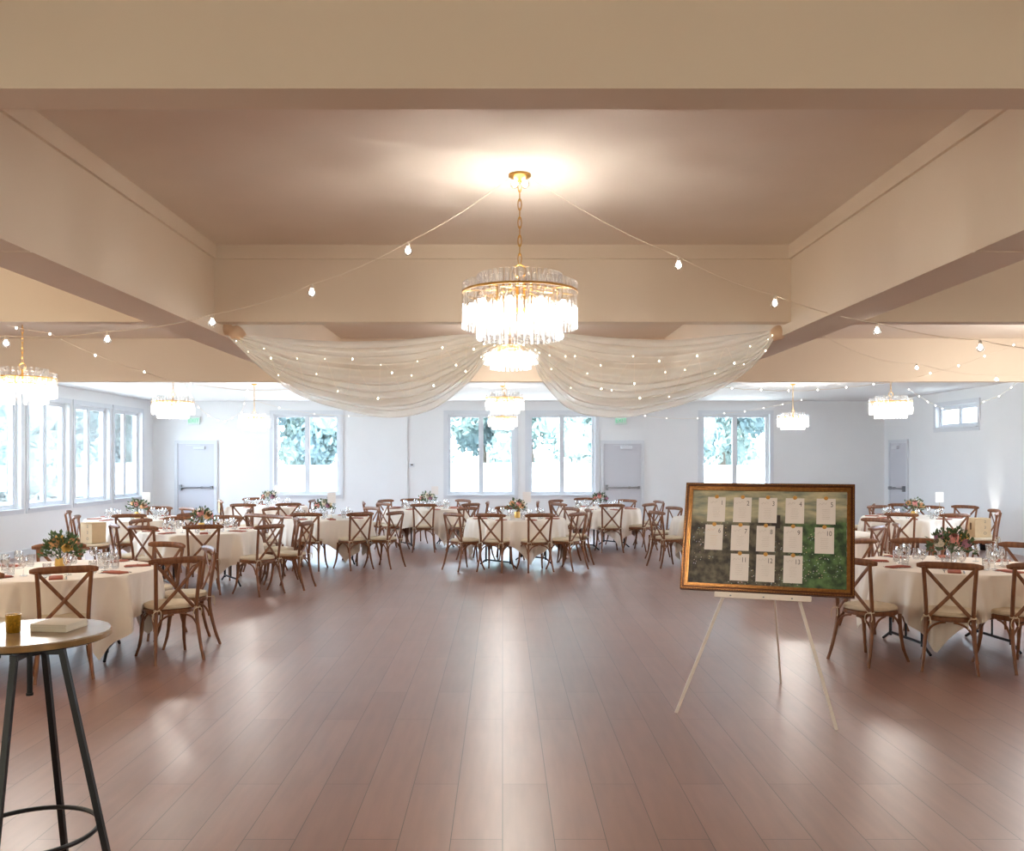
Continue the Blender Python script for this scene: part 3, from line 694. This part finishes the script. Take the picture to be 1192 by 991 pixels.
# local: x along width 0..W, z up 0..H, y back (positive away)
def frame_ring(x0, z0, x1, z1, w, y0, y1, mbd):                  # mitred ring, front at y0, back at y1
    o = [(x0, z0), (x1, z0), (x1, z1), (x0, z1)]; i_ = [(x0 + w, z0 + w), (x1 - w, z0 + w), (x1 - w, z1 - w), (x0 + w, z1 - w)]
    vs = [(p[0], y0, p[1]) for p in o] + [(p[0], y0, p[1]) for p in i_] + [(p[0], y1, p[1]) for p in o] + [(p[0], y1, p[1]) for p in i_]
    fs = []
    for k in range(4):
        k2 = (k + 1) % 4; fs += [(k, k2, 4 + k2, 4 + k), (8 + k, 12 + k, 12 + k2, 8 + k2), (k, 8 + k, 8 + k2, k2), (4 + k, 4 + k2, 12 + k2, 12 + k)]
    mbd.add(vs, fs)
m = MB(); frame_ring(0, 0, W, H, .014, -.012, .03, m); frame_ring(.014, .014, W - .014, H - .014, .012, -.004, .03, m)
for k in range(int(W / .016)):                                  # rope bead
    for z in (.009, H - .009): m.lathe([(.0001, -.005), (.005, 0), (.0001, .005)], 6, (.008 + k * .016, -.013, z))
for k in range(int(H / .016)):
    for x in (.009, W - .009): m.lathe([(.0001, -.005), (.005, 0), (.0001, .005)], 6, (x, -.013, .008 + k * .016))
m.obj('outer_frame', 'framedk', bd, smooth=False)
m = MB(); frame_ring(.026, .026, W - .026, H - .026, .012, -.010, .03, m); frame_ring(.038, .038, W - .038, H - .038, .010, -.002, .03, m); frame_ring(.006, .006, W - .006, H - .006, .006, -.0155, -.0121, m)
m.obj('inner_frame', 'frame', bd, smooth=False)
MB().box((W / 2, .016, H / 2), (W - .098, .012, H - .098)).obj('painting', 'paint', bd, smooth=False)
colx = [.193, .351, .502, .660, .838]; roww = [(.129, .362, 0), (.392, .626, -.006), (.655, .898, -.006)]
num = 0
for ri, cols in ((0, range(5)), (1, range(5)), (2, (1, 2, 3))):
    for ci in cols:
        num += 1; x = (colx[ci] + (-.007 if ri == 1 else (-.003 if ri == 2 else 0))) * W; z1 = H * (1 - roww[ri][0]); z0 = H * (1 - roww[ri][1])
        cd = MB().box((x, .008, (z0 + z1) / 2), (.118, .003, z1 - z0)).obj('place_card', 'card', bd, smooth=False)
        cd['label'] = 'white card numbered %d' % num
        w = text_obj(str(num), .046, 'numeral', 'ink', cd, .0003); w.rotation_euler = (PI / 2, 0, 0); w.location = (x + .036 - (.008 if num > 9 else 0), .0062, z1 - .042); w.scale = (.78, 1, 1)
        sq = MB()
        sq.tube(cr([(x - .045 + q * .007, .0062, z1 - .040 + .007 * math.sin(q * 2.1 + num) + q * .0012) for q in range(8)], 3), .0006, 4)
        for q in range(6): sq.box((x, .0064, z1 - .075 - q * .013), (.05 - .01 * (q % 2), .0004, .0007))
        sq.obj('lettering', 'seal' if num == 6 else 'silver', cd)
        sl = MB(); sl.lathe([(.0001, 0), (.011, .0), (.0135, .003), (.011, .006), (.008, .0045), (.0001, .005)], 14)
        so = sl.obj('wax_seal', 'seal', cd); so.rotation_euler = (PI / 2, 0, 0); so.location = (x, .0062, z1 + .002)
ez = thing('display_easel', 'white wooden tripod easel holding the gold-framed board', 'easel')
c0 = (A + B) / 2
def leg(p, q, r=.013): m = MB(); m.tube([p, q], r, 4, flat=.8); return m
apex = c0 + up * 1.02 + nrm * .09
lt = A + u * (W * .25) - up * .03 + nrm * .03; rt = A + u * (W * .72) - up * .03 + nrm * .03
fl, fr, rear = Vector((1.183, 6.21, 0)), Vector((2.135, 5.82, 0)), Vector((2.146, 7.02, 0))
lt, rt = at(843, 690, 174.5), at(928, 694, 180); lt += nrm * .05; rt += nrm * .05
for p, q in ((fl, lt), (fr, rt)):
    m = MB(); b2 = q - Vector((0, 0, 0)); t2 = c0 + up * .60 + nrm * .085 + (q - (lt + rt) / 2) * .35
    m.tube([p, b2, t2], .013, 4, flat=.8); m.obj('leg', 'white', ez)
topc = c0 + up * .62 + nrm * .09
leg(rear, topc + Vector((0, .03, -.02)), .011).obj('leg', 'white', ez)
m = MB(); l0, l1 = A + u * (W * .215) - up * .022, A + u * (W * .765) - up * .022
m.box((l0 + l1) / 2 + nrm * -.003, ((l1 - l0).length, .075, .02), mat=R3); m.box((l0 + l1) / 2 - nrm * .045 + Vector((0, 0, .004)), ((l1 - l0).length, .012, .034), mat=R3)
m.obj('ledge', 'white', ez, smooth=False)
MB().rbox(topc, (.14, .05, .05), .004).obj('top_block', 'white', ez)
m = MB()
for q in (.31, .5, .66): m.lathe([(.006, -.004), (.006, .004)], 10, tuple(A + u * (W * q) - up * .018 - nrm * .052))
m.obj('bolt', 'steel', ez)

# ------------------------------------------------------------------ chandeliers
def chandelier(loc_x, loc_y, ring_z, label, detail):
    t = thing('crystal_chandelier', label, 'chandelier', (loc_x, loc_y, ring_z), 0, 'drum chandeliers of crystal rods')
    R = .275; ztop = ZC - ring_z
    rg = MB(); N = 64
    for rr, z, hh in ((R, 0, .005),):
        rg.lathe([(rr + .003, z - hh), (rr + .006, z - hh), (rr + .006, z + hh), (rr + .003, z + hh), (rr + .003, z - hh)], N, cap=False)
    rg.obj('outer_ring', 'gold', t)
    b = MB(); b.lathe([(.185, -.06), (.187, -.06), (.187, -.045), (.185, -.045), (.185, -.06)], 48, cap=False)
    b.lathe([(.185, .0), (.189, .0), (.189, .012), (.185, .012), (.185, 0)], 48, cap=False)
    for k in range(8):
        a = 2 * PI * k / 8 + .2; b.box((math.cos(a) * .19, math.sin(a) * .19, -.03), (.005, .014, .08), a)
        b.tube([(0, 0, .02), (math.cos(a) * (R + .003), math.sin(a) * (R + .003), 0)], .004, 5)
    b.lathe([(.0001, -.02), (.03, -.015), (.03, .03), (.008, .045), (.008, .075)], 16)
    b.obj('inner_frame', 'gold', t)
    lr = MB(); lr.tube([(.03 * math.cos(q), 0, .105 + .03 * math.sin(q)) for q in [2 * PI * i / 20 for i in range(20)]], .0035, 6, closed=True); lr.obj('hanging_ring', 'gold', t)
    ch = MB(); z = .135; i = 0
    while z < ztop - .03:
        L = min(.052, ztop - .02 - z) + .006
        pts = [((.009 * math.cos(q)), 0, z + L / 2 + (L / 2) * math.sin(q)) for q in [2 * PI * j / 12 for j in range(12)]]
        if i % 2: pts = [(0, p[0], p[2]) for p in pts]
        ch.tube(pts, .0026, 5, closed=True); z += .044; i += 1
    ch.obj('chain', 'gold', t)
    MB().lathe([(.055, ztop - .001), (.055, ztop - .012), (.02, ztop - .03), (.006, ztop - .035)], 20).obj('canopy', 'gold', t)
    rods = [(R - .004, .045, -.175, 52), (.2, .085, -.228, 40)]
    for rr, z1, z0, n in rods:
        if detail:
            rm = MB(); rm.lathe([(.0075, z0), (.0095, z0 + .004), (.0095, z1 - .004), (.0075, z1)], 8); me = rm.mesh('crystal_rod', 'crystal')
            for k in range(n):
                a = 2 * PI * k / n; link('crystal_rod', me, t, (math.cos(a) * rr, math.sin(a) * rr, 0))
        else:
            rm = MB(); n2 = n // 2 + 6
            for k in range(n2):
                a = 2 * PI * k / n2; rm.lathe([(.016, z0), (.016, z1)], 5, (math.cos(a) * rr, math.sin(a) * rr, 0))
            rm.obj('crystal_tier', 'crystal', t)
    for k in range(10):
        a = 2 * PI * k / 10 + .1; m = MB(); m.lathe([(.0001, 0), (.013, .008), (.020, .035), (.017, .06), (.008, .075)], 10); o = m.obj('lamp', 'lampglow', t); o.location = (math.cos(a) * .235, math.sin(a) * .235, -.13)
    if detail:
        for k in range(6):
            a = 2 * PI * k / 6; m = MB(); m.lathe([(.0001, 0), (.013, .008), (.020, .035), (.017, .06), (.008, .075)], 10); o = m.obj('lamp', 'lampglow', t); o.location = (math.cos(a) * .1, math.sin(a) * .1, -.15)
    return t
def lamp(x, y, z, w, col=(1, .80, .60), r=.05):
    L = bpy.data.lights.new('chandelier_or_fill_light', 'POINT'); L.energy = w; L.color = col; L.shadow_soft_size = r
    o = bpy.data.objects.new('chandelier_or_fill_light', L); COL.objects.link(o); o.location = (x, y, z); return o
CHS = [(605, 341, 240, 'large crystal rod chandelier hanging on a gold chain in the first bay, largest of all', 1),
       (594, 404, 113, 'crystal chandelier directly behind the large one, between the drapes', 0),
       (26, 440.5, 130, 'crystal chandelier cut by the left edge of the view, on its own chain', 0),
       (201.5, 468, 84, 'crystal chandelier hanging near the exit door by the long windows', 0),
       (296, 487, 62.5, 'small distant crystal chandelier beside the far window near the exit door', 0),
       (587.5, 463.5, 80, 'crystal chandelier in front of the middle windows, larger of the two there', 0),
       (585, 486, 61, 'small distant crystal chandelier hanging lower in front of the middle windows', 0),
       (1037, 468, 84, 'crystal chandelier hanging above the side door, near the high window', 0),
       (923, 486, 62.5, 'small distant crystal chandelier on the white wall beside the far window', 0)]
LW = dict(near=26, far=15)
for px, py, s, lab, det in CHS:
    p = at(px, py, s); chandelier(p.x, p.y, p.z, lab, det); wt = {113: 36, 240: 22, 130: 44, 84: 26}.get(s, 44 if px > 900 else (30 if px < 400 else 20)); k = 5 if s == 240 else 1
    for q in range(k):
        a = q * 2 * PI / 5 + .3; lamp(p.x + (.17 * math.cos(a) if k > 1 else 0), p.y + (.17 * math.sin(a) if k > 1 else 0), p.z - (.13 if k > 1 else .12), wt / k, (1, .95, .88), .012 if k > 1 else .2)

# ------------------------------------------------------------------ festoon and fairy strings
def sag(a, b, n=7, k=.03):
    return [a.lerp(b, i / n) - Vector((0, 0, 4 * k * (i / n) * (1 - i / n) * (b - a).length)) for i in range(n)]
def string(name, label, pts, bulbs, size, glow='bulbglow', wr=.0025, sagk=.03, mat='wire'):
    t = thing(name, label, 'string lights'); P = [at(*p) for p in pts]; path = []
    for a, b in zip(P, P[1:]): path += sag(a, b, 6, sagk)
    path.append(P[-1]); MB().tube(path, wr, 5).obj('wire', mat, t)
    sk = MB(); sk.lathe([(.0001, 0), (.3, -.02), (.34, -.7), (.42, -.8)], 8); skm = sk.mesh('socket', 'socket')
    bm = MB(); bm.lathe([(.3, -.8), (.62, -1.15), (.82, -1.6), (.72, -2.1), (.38, -2.42), (.0001, -2.5)], 12); bme = bm.mesh('glass_bulb', 'glass')
    fm = MB(); fm.lathe([(.0001, -1.0), (.3, -1.2), (.36, -1.7), (.2, -2.05), (.0001, -2.1)], 8); fme = fm.mesh('filament', glow)
    for i in bulbs:
        p = P[i]
        if size > .02:
            o = link('socket', skm, t, p); o.scale = (size,) * 3; g = link('glass_bulb', bme, t, p); g.scale = (size,) * 3; f = link('filament', fme, g); f.scale = (1.35, 1.35, 1.0)
        else:
            o = link('bulb', fme, t, p + Vector((0, 0, size * 1.2))); o.scale = (size,) * 3
    return t
M['bigglow'] = emitter('festoon_filament_glow', (1, .92, .82), 16.0)
S = lambda l, s0, s1: [(x, y, s0 + (s1 - s0) * i / max(1, len(l) - 1)) for i, (x, y) in enumerate(l)]
p1 = [(599, 203, 240), (475, 282, 226), (363, 331, 214), (247, 366, 205), (125, 386, 200), (7, 391, 197), (-70, 396, 195)]
string('festoon_lights', 'white bulb string from the large chandelier down under the window-side beam', p1, range(0, 6), .028, 'bigglow')
p2 = [(611, 203, 240), (790, 299, 222), (902, 344, 206), (1021, 376, 200), (1141, 396, 196), (1240, 408, 194)]
string('festoon_lights', 'white bulb string from the large chandelier down under the easel-side beam', p2, range(0, 5), .028, 'bigglow')
string('festoon_lights', 'bulb string from the easel-side drape knot towards the side wall', [(958, 391, 152), (1067, 423, 125), (1160, 437, 120), (1230, 436, 118)], (1, 2), .026, 'bigglow')
l4 = S([(1215, 390), (1180, 401), (1146, 414), (1116, 425)], 106, 103) + [(1083, 434, 101.8), (1060, 441, 100.5)]
string('festoon_lights', 'small bulb string slanting across the tan face of the third beam', l4, (1, 2, 3, 4), .018, 'bigglow')
l4b = S([(1050, 442.5), (1017, 447), (985, 450.5), (952, 453.5), (918, 454.5), (886, 453.5), (852, 451.5), (818, 449)], 98, 86)
string('festoon_lights', 'small bulb string just below the third beam, between the easel-side drape and wall', l4b, range(0, 8), .016, 'bigglow')
l5 = S([(1205, 424), (1190, 438), (1177, 451), (1163, 461), (1145, 467.5), (1136, 475), (1123, 476.5), (1110, 477), (1097, 475.5), (1089, 472), (1080, 467.5), (1070, 461), (1058, 453)], 82, 74)
string('festoon_lights', 'hanging loop of small bulbs before the small high window', l5, range(1, 13), .0135, 'bigglow', sagk=.01)
l6 = S([(933, 465.5), (911, 470.5), (889, 475), (867, 479), (843, 481), (812, 487), (776, 487), (751, 484), (735, 478)], 60, 58)
string('festoon_lights', 'distant bulb string in front of the wide window behind the board', l6, range(0, 8), .0125, 'bigglow', sagk=.01)
l7 = [(-10, 372, 140), (19, 381, 138), (58, 388, 134), (111, 413, 125), (168, 432.5, 117), (222, 446.5, 98), (288, 454.5, 95), (345, 452.5, 93), (420, 446, 92)]
string('festoon_lights', 'small bulb string from the window side across the third beam to the drape', l7, (1, 2, 3, 4, 5, 6), .019, 'bigglow', sagk=.015)
l8 = S([(215, 446), (222, 459), (231, 474), (243, 484), (254, 489.5), (262, 490.5), (270, 486.5), (281, 480), (284, 470), (286, 461)], 78, 74)
string('festoon_lights', 'hanging loop of small bulbs between the exit door and far window', l8, range(1, 10), .0125, 'bigglow', sagk=.01)
l9 = S([(296, 466), (325, 474.5), (366, 482), (406, 484.5), (440, 484)], 60, 58)
string('festoon_lights', 'distant bulb string across the far window near the exit door', l9, range(1, 4), .0125, 'bigglow', sagk=.01)

# ------------------------------------------------------------------ drape swags
YD = 6.12; SD = F / YD
def pd(px, py, dy=0): return Vector(((px - CX) * (YD + dy) / F, YD + dy, CAMZ - (py - CY) * (YD + dy) / F))
def swag(s, label):
    mir = (lambda x: x) if s < 0 else (lambda x: 1181 - x)         # the easel side is nearly a mirror image
    kn = (268, 388); ce = (586, 392) 
    top = [kn, (330, 394), (400, 398), (470, 396), (540, 390), ce]
    bot = [(266, 394), (300, 428), (345, 460), (400, 478), (452, 487), (500, 478), (540, 450), (565, 420), (586, 398)]
    if s > 0: top = [(1181 - 905, 384), (330, 390), (400, 396), (470, 394), (540, 388), (585, 392)]; bot = [(276, 390), (300, 425), (350, 458), (410, 478), (462, 487), (515, 478), (548, 445), (562, 415), (580, 398)]
    T_ = cr([Vector((x, y, 0)) for x, y in top], 12); B_ = cr([Vector((x, y, 0)) for x, y in bot], 12)
    def samp(c, u): x = u * (len(c) - 1); i = min(int(x), len(c) - 2); return c[i].lerp(c[i + 1], x - i)
    t = thing('sheer_drape', label, 'drape')
    def sheet(v0, v1, yo, nf, bow, amp, lift=0):
        def fn(u, v):
            w = v0 + (v1 - v0) * v; p = samp(T_, u).lerp(samp(B_, u), w ** .9); e = math.sin(PI * min(max(u, 0), 1)) ** .7
            dy = yo + bow * e * math.sin(PI * w) + amp * e * math.sin(2 * PI * nf * w + 1.3 * math.sin(3 * u)) + amp * .5 * e * math.sin(2 * PI * nf * 2.3 * w + 4 * u)
            q = pd(mir(p.x), p.y); q.y += dy; q.z += lift + .010 * e * math.sin(2 * PI * nf * w * 1.5 + 2 * u); return q
        m = MB(); m.grid(fn, 72, 90); return m
    sheet(0, .86, .0, 7, -.14, .026).obj('cloth_layer', 'sheer', t)
    sheet(.35, 1, .09, 6, .12, .022).obj('cloth_layer', 'sheer', t)
    k = pd(mir(kn[0]), 385); m = MB()
    m.tube(cr([k + Vector((-s * -.06, -.0, .03)), k, k + Vector((-s * .05, 0, -.02)), k + Vector((-s * .09, 0, -.05))], 4), [.035, .045, .05, .042, .036, .04, .05, .052, .05, .045, .04, .036, .03][:13], 10)
    m.obj('knot', 'knotcloth', t)
    return t, samp, T_, B_, mir
for s, lab, lab2, sd in ((-1, 'sheer cream fabric swag on the window-wall side', 'fairy lights twinkling in the window-side swag', 3), (1, 'sheer cream fabric swag on the easel side', 'fairy lights twinkling in the easel-side swag', 4)):
    t, samp, T_, B_, mir = swag(s, lab); rnd = random.Random(sd)
    f = thing('fairy_lights', lab2, 'string lights'); pts = []
    bm = MB(); bm.lathe([(.0001, 0), (.3, .2), (.36, .6), (.2, 1), (.0001, 1.1)], 6); bme = bm.mesh('bulb', 'fairy')
    for i in range(34):
        u = .04 + .93 * i / 33; w = .55 + .33 * math.sin(i * 1.9 + sd) * rnd.uniform(.5, 1); 
        q = samp(T_, u).lerp(samp(B_, u), min(w, .97)); p = pd(mir(q.x), q.y); p.y -= .17 * math.sin(PI * u) ** .7 + .02; pts.append(p)
        if i % 2 == 0 or rnd.random() < .6:
            o = link('bulb', bme, f, p - Vector((0, 0, .006))); o.scale = (.007,) * 3 if rnd.random() < .8 else (.012,) * 3
    MB().tube(cr(pts, 4), .0007, 4).obj('wire', 'wire', f)

# uplight washing the wall beyond the far tables on the easel side
ul = thing('uplight', 'small black floor uplight at the side wall, making the bright streak', 'lamp', (XR - .22, 17.15, 0))
MB().lathe([(.06, 0), (.065, .01), (.065, .15), (.05, .16), (.048, .14), (.002, .138)], 16).obj('can', 'black', ul)
MB().lathe([(.044, .1405), (.044, .146)], 16).obj('lens', 'bulbglow', ul)
L = bpy.data.lights.new('uplight_beam', 'SPOT'); L.energy = 26; L.color = (1, .97, .88); L.spot_size = math.radians(38); L.spot_blend = .7; L.shadow_soft_size = .03
o = bpy.data.objects.new('uplight_beam', L); COL.objects.link(o); o.location = (XR - .2, 17.15, .19); o.rotation_euler = Vector((.1, 0, 1)).to_track_quat('-Z', 'Y').to_euler()

# ------------------------------------------------------------------ outside
g = MB()
g.box((0, 62, -.25), (400, 120, .2)); g.box((-60, 0, -.25), (100, 400, .19)); struct(g.obj('ground', 'ground', smooth=False))
bk = MB(); bk.grid(lambda u, v: (-70 + 140 * u, 42 + 10 * v, -.12 + 1.5 * math.sin(v * PI / 2) + .08 * math.sin(u * 40)), 60, 6)
struct(bk.obj('ground_bank', 'bank'))
def tree_mesh(seed, pale):
    rnd = random.Random(seed); cr_ = MB(); blobs = [(rnd.uniform(-2.2, 2.2), rnd.uniform(-1.4, 1.4), rnd.uniform(.7, 7.2), rnd.uniform(1.1, 1.9)) for _ in range(20)]
    for bx, by, bz, br in blobs:
        cr_.grid(lambda u, v: Vector((bx, by, bz)) + Vector((math.sin(PI * v) * math.cos(2 * PI * u), math.sin(PI * v) * math.sin(2 * PI * u), math.cos(PI * v))) * br * (.72 + .1 * math.sin(9 * u * 2 * PI) * math.sin(11 * v)), 24, 14)
        for i in range(400):
            a, z = rnd.uniform(0, 2 * PI), rnd.uniform(-1, 1); q = math.sqrt(1 - z * z); r = br * rnd.uniform(.6, 1.05)
            c = Vector((bx + r * q * math.cos(a), by + r * q * math.sin(a), bz + r * z)); d = Vector([rnd.uniform(-1, 1) for _ in range(3)]).normalized(); e = d.cross(Vector([rnd.uniform(-1, 1) for _ in range(3)])).normalized(); l = rnd.uniform(.14, .3)
            cr_.add([c - d * l, c + e * l * .5, c + d * l, c - e * l * .5], [(0, 1, 2, 3)])
    tk = MB(); tk.tube(cr([(0, 0, -.2), (.05, 0, 1), (-.08, .06, 2.4), (.1, 0, 4.6)], 4), [.22] * 4 + [.17] * 4 + [.1] * 5, 8)
    for i in range(6):
        a = i * 1.05; tk.tube([(0, 0, 1.6 + .4 * i), (math.cos(a) * 1.3, math.sin(a) * 1.3, 3 + .5 * i)], [.07, .03], 5)
    return cr_.mesh('crown', 'tleaf2' if pale else 'tleaf', False), tk.mesh('trunk', 'bark')
TM = [tree_mesh(i, i % 2) for i in range(4)]
spots = [(-15, 54, 'behind the wide window near the exit door, nearest that door'), (-12, 57, 'behind the middle of the wide window near the exit door'), (-9, 54, 'behind the wide window near the exit door, on its drape side'),
         (-4, 55, 'behind the middle windows, first in the row'), (-1.2, 58, 'behind the middle windows, second in the row'), (1.6, 54, 'behind the middle windows, third in the row'), (4.3, 57, 'behind the middle windows, fourth in the row'), (7, 54, 'behind the middle windows, fifth in the row'),
         (11.2, 55, 'behind the window above the board, first there'), (14, 58, 'behind the window above the board, second there'), (17, 55, 'behind the window above the board, third there')]
lspots = [(-24, 39), (-25, 44), (-25, 49), (-27, 53.5), (-26, 58.5), (-27, 64), (-23, 62), (-22, 36)]
for i, (x, y, d) in enumerate(spots):
    t = thing('tree', ('pale leafy tree ' if i % 2 else 'blue-green tree ') + d, 'tree', (x, y, 1.0), i * 1.1, 'trees outside')
    t.scale = (1.1, 1.1, 1.3); c, k = TM[i % 4]; link('crown', c, t); link('trunk', k, t)
WORD = ['second', 'third', 'fourth', 'fifth', 'sixth', 'eighth', 'seventh', 'first']
for i, (x, y) in enumerate(lspots):
    t = thing('tree', 'leafy tree outside the long windows, %s from the cocktail-table end' % WORD[i], 'tree', (x, y, -.6), i * .8, 'trees outside')
    t.scale = (1.3,) * 3; c, k = TM[(i + 1) % 4]; link('crown', c, t); link('trunk', k, t)

# ------------------------------------------------------------------ light and camera
sc = bpy.context.scene
w = bpy.data.worlds.new('daylight'); sc.world = w; w.use_nodes = True; bgn = w.node_tree.nodes['Background']
bgn.inputs[0].default_value = (.70, .85, 1.0, 1); bgn.inputs[1].default_value = 13.0
sl = bpy.data.lights.new('sun', 'SUN'); sl.energy = 2.5; sl.angle = math.radians(3); sl.color = (1, .97, .9)
so = bpy.data.objects.new('sun', sl); COL.objects.link(so); so.rotation_euler = Vector((-.35, .25, -.9)).to_track_quat('-Z', 'Y').to_euler(); so.location = (20, -10, 40)
# fill lights added behind the camera for brightness, no fixtures there
lamp(-4.4, -2.8, 1.25, 96, (1, .99, .78), .5); lamp(4.4, -2.8, 1.25, 86, (1, .99, .80), .5)
lamp(-5.6, 4.0, 2.0, 84, (1, .92, .74), .7); lamp(5.8, 4.0, 2.0, 30, (1, .95, .86), .7); lamp(5.8, 8.8, 2.2, 60, (1, .96, .9), .7)  # side-bay fill lights, also added without any fixture

cam = bpy.data.cameras.new('camera'); co = bpy.data.objects.new('camera', cam); COL.objects.link(co)
co.location = (0, 0, CAMZ); co.rotation_euler = (PI / 2, 0, 0)
cam.sensor_width = 36; cam.sensor_fit = 'HORIZONTAL'; cam.lens = 36 * F / 1192; cam.shift_x = (596 - CX) / 1192; cam.shift_y = (CY - 495.5) / 1192
cam.clip_start = .05; cam.clip_end = 500
sc.camera = co
vs_ = sc.view_settings; vs_.view_transform = 'Standard'; vs_.look = 'None'; vs_.gamma = 1; vs_.use_curve_mapping = False; vs_.exposure = 0.8
sc.cycles.max_bounces = 10; sc.cycles.diffuse_bounces = 5; sc.cycles.glossy_bounces = 4; sc.cycles.transparent_max_bounces = 24; sc.cycles.transmission_bounces = 6
sc.cycles.caustics_reflective = False; sc.cycles.caustics_refractive = False; sc.cycles.sample_clamp_indirect = 12
sc.cycles.use_denoising = True
